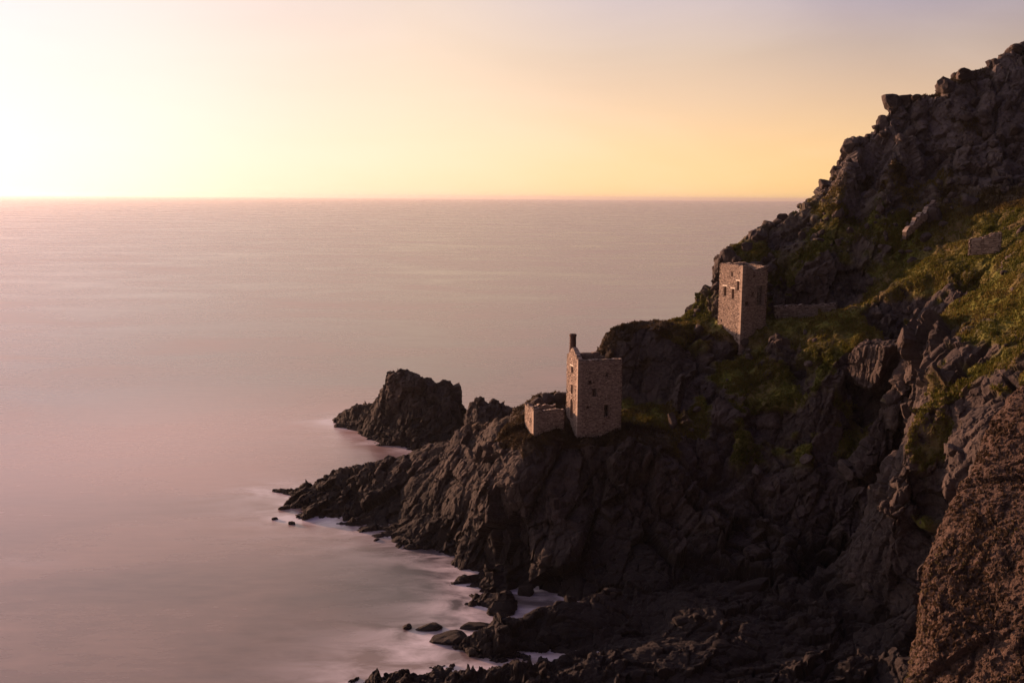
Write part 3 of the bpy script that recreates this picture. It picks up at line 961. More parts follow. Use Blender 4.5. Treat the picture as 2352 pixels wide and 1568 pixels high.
class Wall:
    """one wall seen in elevation: outline and openings in metres, x along the wall, y upwards"""
    def __init__(self, origin, along, out, outline, holes, thick):
        self.o, self.a, self.n, self.up = np.array(origin), np.array(along), np.array(out), np.array([0, 0, 1.0])
        self.outline, self.holes, self.th = outline, holes, thick

    def pt(self, x, y, d=0.0):
        return self.o + self.a * x + self.up * y + self.n * d

    def slab(self, name, mat, parent):
        loops = [self.outline] + self.holes
        tris = tessellate_polygon([[Vector((p[0], p[1], 0)) for p in lp] for lp in loops])
        flat = [p for lp in loops for p in lp]
        inv = -np.array(parent_loc(parent))
        bm = bmesh.new()
        fr = [bm.verts.new(self.pt(x, y) + inv) for x, y in flat]
        bk = [bm.verts.new(self.pt(x, y, -self.th) + inv) for x, y in flat]
        for t in tris:
            try:
                bm.faces.new([fr[i] for i in t])
                bm.faces.new([bk[i] for i in reversed(t)])
            except ValueError:
                pass
        k = 0
        for lp in loops:
            n = len(lp)
            for i in range(n):
                j = (i + 1) % n
                bm.faces.new((fr[k + i], bk[k + i], bk[k + j], fr[k + j]))
            k += n
        bmesh.ops.recalc_face_normals(bm, faces=bm.faces)
        me = bpy.data.meshes.new(name)
        bm.to_mesh(me)
        bm.free()
        return link(name, me, mat, parent)

    def ok(self, x0, y0, x1, y1, m=0.02):
        for x, y in ((x0, y0), (x1, y0), (x1, y1), (x0, y1), ((x0 + x1) / 2, y1), ((x0 + x1) / 2, y0)):
            if not inside(self.outline, x, y):
                return False
        for h in self.holes:
            hx = [p[0] for p in h]
            hy = [p[1] for p in h]
            if x1 > min(hx) - m and x0 < max(hx) + m and y1 > min(hy) - m and y0 < max(hy) + m:
                return False
        return True

    def rubble(self, st, skip=(), wmin=0.18, wmax=0.48, hmin=0.13, hmax=0.27, proud=(0.03, 0.10), side=1, back=False):
        """irregular stones bedded in rough courses over the outer (or inner) face"""
        xs = [p[0] for p in self.outline]
        ys = [p[1] for p in self.outline]
        y = min(ys)
        base = -self.th if back else 0.0
        sg = -1.0 if back else 1.0
        while y < max(ys):
            h = random.uniform(hmin, hmax)
            x = min(xs) + random.uniform(-0.2, 0)
            while x < max(xs):
                wd = random.uniform(wmin, wmax) * (0.7 if random.random() < 0.3 else 1)
                parts = [(x, y, x + wd, y + h)]
                if random.random() < 0.25 and h > 0.21:
                    parts = [(x, y, x + wd, y + h * 0.48), (x, y + h * 0.5, x + wd, y + h)]
                for (x0, y0, x1, y1) in parts:
                    jx, jy = random.uniform(-0.03, 0.03), random.uniform(-0.05, 0.05)
                    x0, x1, y0, y1 = x0 + jx + 0.012, x1 + jx - 0.012, y0 + jy + 0.01, y1 + jy - 0.01
                    if not self.ok(x0, y0, x1, y1):
                        # try a smaller stone that still fits
                        x0, x1 = x0 + (x1 - x0) * 0.28, x1 - (x1 - x0) * 0.28
                        y0, y1 = y0 + (y1 - y0) * 0.15, y1 - (y1 - y0) * 0.15
                        if not self.ok(x0, y0, x1, y1, 0.0):
                            continue
                    t = random.uniform(-0.13, 0.13)
                    ca, sa = math.cos(t), math.sin(t)
                    ax = self.a * ca + self.up * sa
                    ay = self.up * ca - self.a * sa
                    c = self.pt((x0 + x1) / 2, (y0 + y1) / 2, base)
                    z = self.n * sg * random.uniform(*proud) + self.a * random.uniform(-0.012, 0.012) + self.up * random.uniform(-0.012, 0.012)
                    st.box(c, ax * (x1 - x0) / 2, ay * (y1 - y0) / 2, z, min(1, max(0, random.gauss(0.47, 0.2))), 0.045)
                x += wd
            y += h

    def coping(self, st, line, step=0.32, hh=0.16):
        """loose stones along the broken wall head"""
        for (xa, ya), (xb, yb) in zip(line[:-1], line[1:]):
            L = math.hypot(xb - xa, yb - ya)
            n = max(1, int(L / step))
            for i in range(n):
                if random.random() < 0.15:
                    continue
                f = (i + 0.5) / n
                d = np.array([xb - xa, yb - ya]) / (L + 1e-9)
                ax = self.a * d[0] + self.up * d[1]
                upn = self.up * d[0] - self.a * d[1]
                c = self.pt(xa + (xb - xa) * f, ya + (yb - ya) * f, -self.th / 2 + random.uniform(-0.05, 0.05)) - upn * 0.05
                st.box(c, ax * step * random.uniform(0.35, 0.62), self.n * self.th * random.uniform(0.4, 0.56), upn * (0.05 + hh * random.uniform(0.4, 1.5)), random.random(), 0.05)

    def piece(self, name, mat, parent, x0, y0, x1, y1, d0, d1, ch=0.02):
        """a dressed block of the wall"""
        st = Stones()
        st.box(self.pt((x0 + x1) / 2, (y0 + y1) / 2, d0), self.a * (x1 - x0) / 2, self.up * (y1 - y0) / 2, self.n * (d1 - d0), 0.6, ch)
        return st.build(name, mat, parent)

    def opening(self, root, hole, lintel=None, sill=False, name='window'):
        """stone-lined opening: jambs as the window part, lintel and sill as its sub-parts"""
        xs = [p[0] for p in hole]
        ys = [p[1] for p in hole]
        x0, x1, y0, y1 = min(xs), max(xs), min(ys), max(ys)
        ang_top = y1 - (x1 - x0) / 2 if len(hole) > 4 else y1
        o = empty(name, self.pt((x0 + x1) / 2, y0))
        o.location = Vector(np.array(o.location) - np.array(parent_loc(root)))
        o.parent = root
        jw = 0.09
        for s, xx in ((-1, x0), (1, x1)):
            yy = y0
            while yy < ang_top - 0.05:
                st = Stones()
                h = min(random.uniform(0.22, 0.36), ang_top - yy)
                wj = jw + random.uniform(0.0, 0.14)
                cx = xx + s * (wj / 2 - 0.03)
                st.box(self.pt(cx, yy + h / 2, -self.th + 0.06), self.a * wj / 2, self.up * (h / 2 - 0.008), self.n * (self.th - 0.06 + random.uniform(0.03, 0.06)), random.uniform(0.15, 0.45), 0.02)
                st.build('jamb', M_STONE, o)
                yy += h
        if len(hole) > 4:
            r = (x1 - x0) / 2
            c = (x0 + r, y1 - r)
            for k in range(7):
                st = Stones()
                a0 = math.pi * (k + 0.5) / 7
                rr = r + 0.09
                d = self.a * math.cos(a0) + self.up * math.sin(a0)
                tn = self.up * math.cos(a0) - self.a * math.sin(a0)
                st.box(self.pt(c[0], c[1], -self.th + 0.06) + d * rr, tn * (rr * math.pi / 14 * 0.97), d * 0.13, self.n * (self.th + 0.02), random.uniform(0.3, 0.7), 0.02)
                st.build('arch_stone', M_STONE, o)
        if lintel:
            e, hh, proud, m = lintel
            self.piece('lintel', m, o, x0 - e, y1 + 0.004, x1 + e, y1 + hh, -self.th + 0.05, proud)
        if sill:
            self.piece('sill', M_STONE, o, x0 - 0.12, y0 - 0.16, x1 + 0.12, y0 - 0.004, -self.th + 0.05, 0.11)
        return o


def ragged(x0, x1, y, amp=0.12, step=0.5):
    """points of a broken wall head from x0 to x1"""
    n = max(2, int(abs(x1 - x0) / step))
    return [(x0 + (x1 - x0) * i / n, y + random.uniform(-amp, amp)) for i in range(n + 1)]


def axes(az):
    a = math.radians(az)
    return np.array([math.sin(a), math.cos(a), 0.0]), np.array([math.cos(a), -math.sin(a), 0.0])


def quoins(root, c0, g, r, y0, y1, mat):
    """alternating corner stones, each a part"""
    meshes = []
    for var in range(2):
        la, lb = (0.62, 0.34) if var else (0.34, 0.62)
        for k in range(3):
            st = Stones()
            hh = 0.145
            # block lies round the corner: local box centred inside, faces proud of both walls
            ext = 0.10
            ca = (-ext + la) / 2
            cb = (-ext + lb) / 2
            hx, hy = (la + ext) / 2, (lb + ext) / 2
            j = random.uniform(-0.012, 0.012)
            st.box(g * ca + r * cb - np.array([0, 0, hh]), g * (hx + j), r * (hy + j), np.array([0, 0, 2 * hh]), random.uniform(0.35, 0.75), 0.02)
            me = np_mesh('quoin', np.array(st.V), np.array(st.F), False, {'tone': np.array(st.T)})
            me.materials.append(mat)
            meshes.append(me)
    y = y0
    i = 0
    inv = -np.array(parent_loc(root))
    while y < y1:
        o = link('quoin', meshes[(i % 2) * 3 + random.randrange(3)], None, root)
        o.location = Vector(c0 + np.array([0, 0, y + 0.15]) + inv)
        y += 0.305
        i += 1


# ------------------------------------------------------------------ lower engine house: gabled, roofless, with a round chimney
C0 = P(1326, 997, 139)
g, r = axes(-16)
LW, GW, EH, AH, TH = 6.7, 5.0, 10.72, 12.05, 0.65
low = empty('engine_house', C0)
tag(low, 'roofless gabled stone engine house with a round chimney, on the low ledge above the sea', 'engine house', 'stone engine houses on the cliff')
B = -3.2
# gable wall: x runs from the far corner to the near corner so that the outer face looks left
gw_holes = [rect(2.05, 8.5, 2.95, 9.45), rect(2.05, 5.4, 2.9, 6.75), arch(1.95, 1.9, 3.05, 4.7), rect(0.3, 5.3, 0.55, 5.65), rect(0.35, 3.2, 0.65, 3.7), rect(3.9, 6.2, 4.05, 6.4)]
out_g = [(0, B), (GW, B), (GW, EH), (GW / 2 + 0.22, AH), (GW / 2 - 0.2, AH + 0.1), (0.9, EH + 0.45), (0.0, EH - 0.5)]
W_g = Wall(C0 + g * GW, -g, -r, out_g, gw_holes, TH)
st = Stones()
W_g.slab('gable_wall', M_MORTAR, low)
W_g.rubble(st)
W_g.coping(st, [(GW, EH), (GW / 2 + 0.2, AH), (GW / 2 - 0.2, AH + 0.08), (0.9, EH + 0.45), (0, EH - 0.45)])
W_g.opening(low, gw_holes[0], (0.32, 0.24, 0.13, M_LINTEL))
W_g.opening(low, gw_holes[1], (0.15, 0.2, 0.10, M_STONE), True)
W_g.opening(low, gw_holes[2], name='doorway')
# long wall towards the camera
lw_holes = [rect(2.15, 5.4, 2.85, 6.55), rect(4.0, 2.4, 4.8, 4.1), rect(1.6, 7.25, 1.95, 7.65), rect(1.4, 3.7, 1.65, 3.95), rect(4.2, 8.2, 4.42, 8.65)]
top_l = ragged(LW - 0.0, 0.0, EH - 0.05, 0.07)
out_l = [(0, B), (LW, B)] + top_l
W_l = Wall(C0, r, -g, out_l, lw_holes, TH)
W_l.slab('long_wall', M_MORTAR, low)
W_l.rubble(st)
W_l.coping(st, top_l)
W_l.opening(low, lw_holes[0], (0.12, 0.2, 0.09, M_STONE), True)
W_l.opening(low, lw_holes[1], (0.12, 0.2, 0.09, M_STONE))
# far wall and end wall close the shell
top_f = ragged(LW - 2.0, 0.0, EH + 0.25, 0.08)
out_f = [(0, B), (LW, B), (LW, EH - 1.2), (LW - 1.0, EH - 0.4), (LW - 1.9, EH - 0.2)] + top_f
W_f = Wall(C0 + g * GW, r, g, out_f, [rect(3.0, 4.5, 3.8, 6.0)], TH)
W_f.slab('far_wall', M_MORTAR, low)
W_f.rubble(st, back=True)
W_f.coping(st, top_f)
out_e = [(0.68, B), (GW - 0.68, B), (GW - 0.68, EH - 0.9), (GW / 2, EH - 0.4), (0.68, EH - 0.1)]
W_e = Wall(C0 + r * LW, g, r, out_e, [rect(1.6, 2.0, 3.2, 5.0)], TH)
W_e.slab('end_wall', M_MORTAR, low)
W_e.rubble(st)
W_e.coping(st, [(GW - 0.68, EH - 0.9), (GW / 2, EH - 0.4), (0.68, EH - 0.1)])
o = st.build('stonework', M_STONE, low)
o['kind'] = 'stuff'
quoins(low, C0, g, r, -2.5, EH - 0.35, M_STONE)


def chimney(root, c, r0, r1, z0, z1):
    """brick stack in courses with a projecting rim"""
    inv = -np.array(parent_loc(root))
    prof = []
    n = int((z1 - z0) / 0.22)
    for i in range(n):
        a = z0 + (z1 - z0) * i / n
        b = z0 + (z1 - z0) * (i + 1) / n
        f = i / n
        rr = r0 + (r1 - r0) * f + random.uniform(-0.012, 0.012)
        prof += [(rr - 0.02, a), (rr, a + 0.02), (rr, b - 0.02), (rr - 0.02, b)]
    prof += [(r1 - 0.17, z1), (r1 - 0.17, z1 - 1.5)]
    seg = 20
    V, F = [], []
    for (pr_, z) in prof:
        for k in range(seg):
            a = 2 * math.pi * k / seg
            V.append((c[0] + pr_ * math.cos(a) + inv[0], c[1] + pr_ * math.sin(a) + inv[1], z + inv[2]))
    for i in range(len(prof) - 1):
        for k in range(seg):
            F.append((i * seg + k, i * seg + (k + 1) % seg, (i + 1) * seg + (k + 1) % seg, (i + 1) * seg + k))
    ch = link('chimney', np_mesh('chimney', np.array(V), np.array(F)), M_BRICK, root)
    V, F = [], []
    prof = [(r1 - 0.17, z1 - 0.3), (r1 + 0.01, z1 - 0.34), (r1 + 0.07, z1 - 0.26), (r1 + 0.09, z1 - 0.08), (r1 + 0.04, z1 + 0.07), (r1 - 0.15, z1 + 0.09), (r1 - 0.18, z1 - 0.2)]
    for (pr_, z) in prof:
        for k in range(seg):
            a = 2 * math.pi * k / seg
            V.append((c[0] + pr_ * math.cos(a) + inv[0], c[1] + pr_ * math.sin(a) + inv[1], z + inv[2] + random.uniform(-0.015, 0.015)))
    for i in range(len(prof) - 1):
        for k in range(seg):
            F.append((i * seg + k, i * seg + (k + 1) % seg, (i + 1) * seg + (k + 1) % seg, (i + 1) * seg + k))
    link('chimney_cap', np_mesh('chimney_cap', np.array(V), np.array(F)), M_BRICK, ch)
    return ch


cc = C0 + g * (GW + 0.35) + r * 1.0
chimney(low, cc, 0.62, 0.46, C0[2] + 6, P(1315, 768, cc[1])[2])

# ------------------------------------------------------------------ upper engine house: tall flat-topped shell on the slope
U0 = P(1699, 800, 160)
g2, r2 = axes(-26.5)
UL, UG, UH = 5.2, 5.9, 13.4
upp = empty('engine_house', U0)
tag(upp, 'tall square roofless stone engine house higher on the slope, with three pale lintels', 'engine house', 'stone engine houses on the cliff')
B = -4.0
# sunlit face; x runs from the far corner (0) to the near corner (UG)
ug_holes = [rect(1.4, 8.2, 2.0, 9.75), rect(3.42, 7.95, 4.02, 9.5), rect(4.65, 9.4, 5.2, 10.85), rect(3.15, 11.5, 3.4, 12.2), rect(2.55, 1.6, 2.75, 1.85), rect(1.0, 3.9, 1.15, 4.1), rect(5.05, 1.3, 5.25, 1.6)]
top_u = ragged(UG, 0.0, UH, 0.10)
W_u = Wall(U0 + g2 * UG, -g2, -r2, [(0, B), (UG, B)] + top_u, ug_holes, 0.7)
st = Stones()
W_u.slab('seaward_wall', M_MORTAR, upp)
W_u.rubble(st)
W_u.coping(st, top_u)
for k in range(3):
    W_u.opening(upp, ug_holes[k], (0.3, 0.28, 0.13, M_LINTEL))
# shaded face with the tall doorway and a small square window
ul_holes = [rect(3.05, 6.95, 4.6, 10.1), rect(0.7, 7.0, 1.4, 7.65), rect(2.2, 11.5, 2.4, 11.8), rect(2.1, 8.6, 2.3, 8.85)]
top_v = [(UL, UH - 0.1), (UL - 0.6, UH - 0.15), (UL - 1.1, UH - 0.35), (UL - 1.7, UH - 0.45), (UL - 2.2, UH - 0.6), (UL - 2.9, UH - 0.75), (1.6, UH - 0.35), (0.9, UH - 0.1), (0, UH + 0.02)]
W_v = Wall(U0, r2, -g2, [(0, B), (UL, B)] + top_v, ul_holes, 0.7)
W_v.slab('landward_wall', M_MORTAR, upp)
W_v.rubble(st)
W_v.coping(st, top_v)
W_v.opening(upp, ul_holes[0], (0.2, 0.3, 0.11, M_STONE), name='doorway')
W_v.opening(upp, ul_holes[1], (0.2, 0.22, 0.10, M_STONE))
top_w = ragged(UL, 0.0, UH + 0.05, 0.09)
W_w = Wall(U0 + g2 * UG, r2, g2, [(0, B), (UL, B)] + top_w, [], 0.7)
W_w.slab('far_wall', M_MORTAR, upp)
W_w.rubble(st, back=True)
W_w.coping(st, top_w)
top_x = ragged(UG - 0.72, 0.72, UH - 0.05, 0.09)
W_x = Wall(U0 + r2 * UL, g2, r2, [(0.72, B), (UG - 0.72, B)] + top_x, [rect(2.0, 5.0, 3.4, 8.0)], 0.7)
W_x.slab('end_wall', M_MORTAR, upp)
W_x.rubble(st)
W_x.rubble(st, back=True)
W_x.coping(st, top_x)
o = st.build('stonework', M_STONE, upp)
o['kind'] = 'stuff'
quoins(upp, U0, g2, r2, -2.5, UH - 0.3, M_STONE)

# ------------------------------------------------------------------ small enclosure beside the lower house
A0 = P(1226, 994, 138.4)
ann = empty('boiler_house', A0)
tag(ann, 'low roofless stone building with one slit window, beside the gabled house', 'ruin')
g3, r3 = axes(-17)
AL, AG, AHt = 4.6, 4.2, 3.45
B = -3.0
st = Stones()
an_holes = [rect(2.75, 1.25, 3.0, 1.95)]
top_a = ragged(AG, 0.0, AHt, 0.26, 0.45)
W_a = Wall(A0 + g3 * AG, -g3, -r3, [(0, B), (AG, B)] + top_a, an_holes, 0.6)
W_a.slab('seaward_wall', M_MORTAR, ann)
W_a.rubble(st)
W_a.coping(st, top_a)
W_a.opening(ann, an_holes[0], (0.12, 0.16, 0.09, M_STONE))
top_b = ragged(AL, 0.0, AHt - 0.15, 0.26, 0.45)
W_b = Wall(A0, r3, -g3, [(0, B), (AL, B)] + top_b, [], 0.6)
W_b.slab('long_wall', M_MORTAR, ann)
W_b.rubble(st)
W_b.coping(st, top_b)
top_c = ragged(AL, 0.0, AHt - 0.3, 0.25, 0.4)
W_c = Wall(A0 + g3 * AG, r3, g3, [(0, B), (AL, B)] + top_c, [], 0.6)
W_c.slab('far_wall', M_MORTAR, ann)
W_c.rubble(st, back=True)
W_c.coping(st, top_c)
o = st.build('stonework', M_STONE, ann)
o['kind'] = 'stuff'
quoins(ann, A0, g3, r3, -2.0, AHt - 0.3, M_STONE)

# ------------------------------------------------------------------ dry-stone walls on the slope
def dry_wall(label, p0, p1, h0, h1, mat, th=0.7, rag=0.18, sink=1.2):
    p0, p1 = np.array(p0), np.array(p1)
    d = p1 - p0
    L = np.linalg.norm(d[:2])
    a = np.array([d[0], d[1], 0]) / L
    n = np.array([a[1], -a[0], 0])
    sl_ = d[2] / L
    root = empty('stone_wall', p0)
    tag(root, label, 'wall')
    m = max(3, int(L / 0.6))
    top = [(L * (1 - i / m), sl_ * L * (1 - i / m) + h1 + (h0 - h1) * i / m + random.uniform(-rag, rag)) for i in range(m + 1)]
    W = Wall(p0, a, n, [(0, -sink), (L, sl_ * L - sink)] + top, [], th)
    W.slab('wall_core', M_MORTAR, root)
    s_ = Stones()
    W.rubble(s_, wmin=0.3, wmax=0.75, hmin=0.2, hmax=0.4, proud=(0.06, 0.22))
    W.coping(s_, top, 0.45, 0.28)
    q = s_.build('stonework', mat, root)
    q['kind'] = 'stuff'
    return root


dry_wall('long low dry-stone retaining wall in shade, running right from the tall square house', P(1778, 735, 166.6), P(1922, 726, 167.4), 2.3, 2.2, M_STONE)
dry_wall('short sunlit fragment of ruined stone wall on the green slope at the far right', P(2224, 569, 150.6), P(2300, 563, 148.8), 1.5, 1.8, M_STONE, rag=0.3)
dry_wall('tumbled stone wall running steeply down the turf below the crag', P(2082, 533, 168.8), P(2150, 470, 174.8), 0.45, 0.6, M_STONE, rag=0.45)

# ------------------------------------------------------------------ loose rocks
def rock_mesh(name, seed, dims, sub=3, planes=(), grain=0.0):
    """angular block: a sphere cut by random planes, roughened"""
    bm = bmesh.new()
    bmesh.ops.create_icosphere(bm, subdivisions=sub, radius=1.0)
    D = np.array([v.co[:] for v in bm.verts])
    F = np.array([[v.index for v in f.verts] for f in bm.faces])
    bm.free()
    rs = np.random.default_rng(seed)
    nrm = rs.normal(size=(17, 3))
    nrm[0] = (0, 0.05, 1)
    nrm /= np.linalg.norm(nrm, axis=1)[:, None]
    hh = rs.uniform(0.55, 0.98, 17)
    hh[0] = 0.72
    if len(planes):
        pn = np.array([p[:3] for p in planes], float)
        nrm = np.concatenate([nrm, pn / np.linalg.norm(pn, axis=1)[:, None]])
        hh = np.concatenate([hh, [p[3] for p in planes]])
    rad = np.min(np.where(D @ nrm.T > 0.05, hh[None] / np.maximum(D @ nrm.T, 0.05), 9.0), axis=1)
    V = D * np.minimum(rad, 1.25)[:, None]
    V = V + D * (0.11 * fbm(D * 1.6 + seed, 4, seed))[:, None]
    V = V * np.array(dims) * 0.5 * 1.25
    if grain:
        b, t_ = blocks(V, 0.9, seed, (0.55, 0.55, 3.0), (0.05, 0.08, 0.3), 0.5)
        b2, t_ = blocks(V, 2.4, seed + 3, (0.7, 0.7, 2.5), (0.05, 0.08, 0.3), 0.3)
        V = V + D * (grain * (b + 1.6 * b2))[:, None]
    tone = np.full(len(V), rs.uniform(0.3, 0.8))
    return np_mesh(name, V, F, False, {'tone': tone})


def bvh_of(V, F):
    return BVHTree.FromPolygons([tuple(v) for v in V], F.tolist())


def in_view(V, F):
    c = V[F].mean(1) - CAM
    x = c @ cright / np.maximum(c @ fwd, 1) * 2286.7 + 1176
    y = -(c @ cup) / np.maximum(c @ fwd, 1) * 2286.7 + 784
    return (c @ fwd > 5) & (x > 1100) & (x < 2420) & (y > 0) & (y < 1640)


vm = in_view(cV, cF)
bv_cliff = bvh_of(cV, cF[vm])
bv_shore = bvh_of(sV, sF)


def hit(bv, u, v):
    d = Vector(ray(u, v)).normalized()
    loc, nor, idx, dist = bv.ray_cast(Vector(CAM), d)
    return (np.array(loc), np.array(nor)) if loc is not None else (None, None)


def boulder(u, v, size, label, bv=bv_cliff, rz=0.0, tilt=(0, 0), group='boulders on the crag', mat=None, lift=0.12, fallback=None, name='boulder', cat='boulder'):
    """v is where the rock's foot is in the photograph; size is width, depth, height in metres"""
    p, n_ = (None, None)
    for dv in (0, 6, 12, 20, 30):
        p, n_ = hit(bv, u, v + dv)
        if p is not None and (fallback is None or abs(p[1] - fallback) < 9):
            break
    if p is None or (fallback is not None and abs(p[1] - fallback) > 9):
        if fallback is None:
            print('no ground for', label)
            return
        p = P(u, v, fallback)
    me = rock_mesh(name, int(u * 7 + v), size)
    o = link(name, me, mat or M_BOULDER)
    o.location = Vector(p + np.array([0, size[1] * 0.2, size[2] * lift]))
    o.rotation_euler = (tilt[0], tilt[1], rz)
    tag(o, label, cat, group)
    return o


BL = [
    (2026, 292, (1.9, 2.0, 4.0), 'tall upright boulder with a sunlit side, leftmost on the high crag shoulder', 0.2, (0.05, 0.08), 191),
    (2052, 240, (3.8, 3.0, 3.4), 'large block above the upright boulder on the crag shoulder', 0.5, (0.1, -0.1), 191),
    (2082, 236, (2.6, 2.4, 2.3), 'squat boulder just right of the large block on the crag shoulder', 1.2, (0.0, 0.1), 191),
    (2108, 222, (1.7, 1.6, 1.5), 'small round-topped boulder on the skyline, at the right end of the crag shoulder', 0.3, (0, 0), 192),
    (2178, 205, (3.8, 2.6, 3.6), 'steep slab boulder leaning on the skyline step above the crag shoulder', 0.4, (0.1, 0.45), 194),
    (2214, 178, (4.0, 3.0, 2.4), 'broad grey boulder crowning the skyline step', 0.9, (0.1, 0.2), 194),
    (2180, 246, (1.0, 1.0, 2.0), 'small sunlit boulder below the skyline step', 0.1, (0, 0.1), None),
    (2292, 245, (6.2, 3.4, 3.6), 'wide pale slab boulder near the top right of the slope', 0.25, (0.2, -0.25), None),
    (2244, 240, (2.0, 2.0, 2.6), 'sunlit upright boulder touching the left end of the wide pale slab', 0.6, (0, 0.1), None),
    (2262, 262, (1.7, 1.6, 1.6), 'rounded boulder below the wide pale slab', 0.3, (0.1, 0), None),
    (2334, 300, (3.4, 2.4, 2.0), 'pale boulder at the right edge, below the wide slab', 1.0, (0.2, 0.1), None),
    (2330, 118, (2.8, 2.2, 2.2), 'dark boulder on the skyline at the top right corner', 0.2, (0, 0.2), 195),
    (1956, 338, (2.2, 2.0, 2.4), 'boulder on the notch of the skyline, left of the crag shoulder', 0.5, (0, 0), 190.5),
    (1916, 388, (1.4, 1.4, 2.0), 'sunlit boulder on the steep skyline below the notch', 0.2, (0, 0.2), 189.5),
    (1896, 420, (2.6, 2.0, 1.8), 'lowest of the boulders on the steep skyline, just above the sea horizon', 0.8, (0.1, 0.2), 188.5),
    (1680, 606, (2.7, 2.5, 4.2), 'dark knob of rock on the skyline directly above the tall square house', 0.4, (0, 0.1), 178.5),
    (1716, 572, (2.2, 2.0, 2.4), 'boulder right of the dark knob above the tall square house', 0.9, (0.1, 0), 180),
    (1742, 548, (2.6, 2.2, 2.6), 'pale boulder on the ridge, second step up from the dark knob', 0.3, (0.1, 0.2), 181),
    (1768, 520, (2.4, 2.0, 1.8), 'flat boulder on the ridge, third step up from the dark knob', 0.6, (0, 0.3), 183),
    (1800, 490, (2.0, 1.8, 1.6), 'small boulder where the ridge meets the sea horizon', 0.2, (0, 0), 185),
    (2140, 500, (3.8, 1.6, 3.0), 'upright gable-shaped slab at the top of the tumbled wall', -0.4, (0, 0), None),
    (2230, 470, (3.0, 2.4, 2.2), 'dark boulder in the turf right of the gable-shaped slab', 0.4, (0.1, 0.1), None),
    (2302, 416, (3.0, 2.0, 1.4), 'flat grey slab in the turf under the crag at the far right', 0.9, (0.1, 0.1), None),
    (2308, 628, (1.1, 1.0, 0.8), 'lone small boulder in the bright green turf', 0.4, (0, 0), None),
]
for (u, v, sz, lab, rz, tl, fb) in BL:
    boulder(u, v, sz, lab, bv_cliff, rz, tl, fallback=fb)
# rocks beside the low stone building and on the ledge
for (u, v, sz, lab, rz, tl, fb) in (
        (1238, 930, (2.0, 1.8, 1.9), 'smooth tilted boulder behind the low stone building, leftmost of three', 0.4, (0, -0.5), 147),
        (1258, 920, (2.3, 2.0, 2.0), 'middle of three boulders between the low building and the gabled house', 1.0, (0.1, -0.3), 148),
        (1282, 922, (1.9, 1.8, 2.4), 'boulder against the gabled house, right of the other two', 0.3, (0, 0.1), 150)):
    boulder(u, v, sz, lab, bv_cliff, rz, tl, 'boulders behind the low building', fallback=fb)
op = P(2004, 842, 141.5)
oo = link('rock_outcrop', rock_mesh('rock_outcrop', 77, (8.6, 8.0, 8.0), 6, ((-0.80, -0.58, -0.05, 0.55), (0.5, -0.8, -0.3, 0.6), (0, -0.3, -1, 0.62)), 0.2), M_BOULDER)
oo.location = Vector(op)
oo['grass'] = 0.0
tag(oo, 'sunlit ribbed rock face jutting out over the dark hollow below the turf', 'rock outcrop')
boulder(1545, 982, (1.3, 1.2, 3.0), 'leaning pillar of rock at the right end of the sunlit grass ledge', bv_cliff, 0.3, (0.0, -0.12), 'rocks on the ledge', lift=0.3, fallback=146)
boulder(2080, 930, (1.0, 0.9, 2.6), 'narrow sunlit sliver of rock at the mouth of the dark hollow', bv_cliff, 0.3, (0.1, -0.5), 'rocks by the hollow', lift=0.3, fallback=124)
# the boulder beach under the dark cliff
for (u, v, sz, lab, rz, tl) in (
        (1408, 1374, (1.0, 0.9, 2.2), 'small pointed rock with a sunlit face, standing on the ridge of the near reef', 0.4, (0, 0.1)),
        (1196, 1448, (1.1, 1.0, 1.6), 'block with a sunlit end on the seaward slope of the near reef', 0.2, (0, 0)),
        (1730, 1350, (6.0, 2.0, 1.8), 'long grey slab lying at the foot of the dark cliff', 0.35, (0.3, -0.2)),
        (1870, 1352, (2.4, 1.2, 1.4), 'short tilted slab right of the long grey one at the cliff foot', 0.5, (0.3, -0.4)),
        (1800, 1385, (1.8, 1.6, 1.6), 'rounded boulder in front of the short tilted slab', 0.9, (0, 0)),
        (1848, 1425, (1.6, 1.4, 2.2), 'upright boulder on the beach below the rounded one', 0.3, (0, 0.15)),
        (1780, 1420, (1.6, 1.4, 1.2), 'low boulder left of the upright one on the beach', 0.2, (0, 0)),
        (1880, 1410, (1.2, 1.2, 1.1), 'small boulder right of the upright one on the beach', 0.8, (0, 0)),
        (1560, 1430, (2.2, 1.8, 1.8), 'sunlit block at the top edge of the lower rock shelf', 0.3, (0, 0)),
        (1606, 1420, (1.6, 1.4, 1.6), 'sunlit block beside the first one on the lower rock shelf', 1.1, (0, 0.2)),
        (1470, 1560, (2.0, 1.7, 2.8), 'upright block with a lit left edge at the bottom of the picture', 0.3, (0, 0)),
        (1525, 1545, (1.6, 1.4, 1.8), 'second upright block at the bottom, right of the taller one', 0.7, (0, 0)),
        (1580, 1550, (1.9, 1.6, 2.4), 'third block in the row at the bottom of the lower shelf', 0.1, (0, 0.1)),
        (1880, 1520, (2.2, 1.8, 1.1), 'dim flat boulder low on the beach near the foreground cliff', 0.6, (0, 0)),
        (1660, 1480, (2.4, 1.8, 1.4), 'dark boulder in the middle of the lower shelf', 0.5, (0, 0)),
        (1960, 1430, (1.9, 1.6, 1.3), 'dim boulder at the right of the beach', 0.5, (0, 0))):
    boulder(u, v, tuple(q * 0.72 for q in sz), lab, bv_shore, rz, tl, 'boulders on the shore', M_GROUND, lift=0.0)

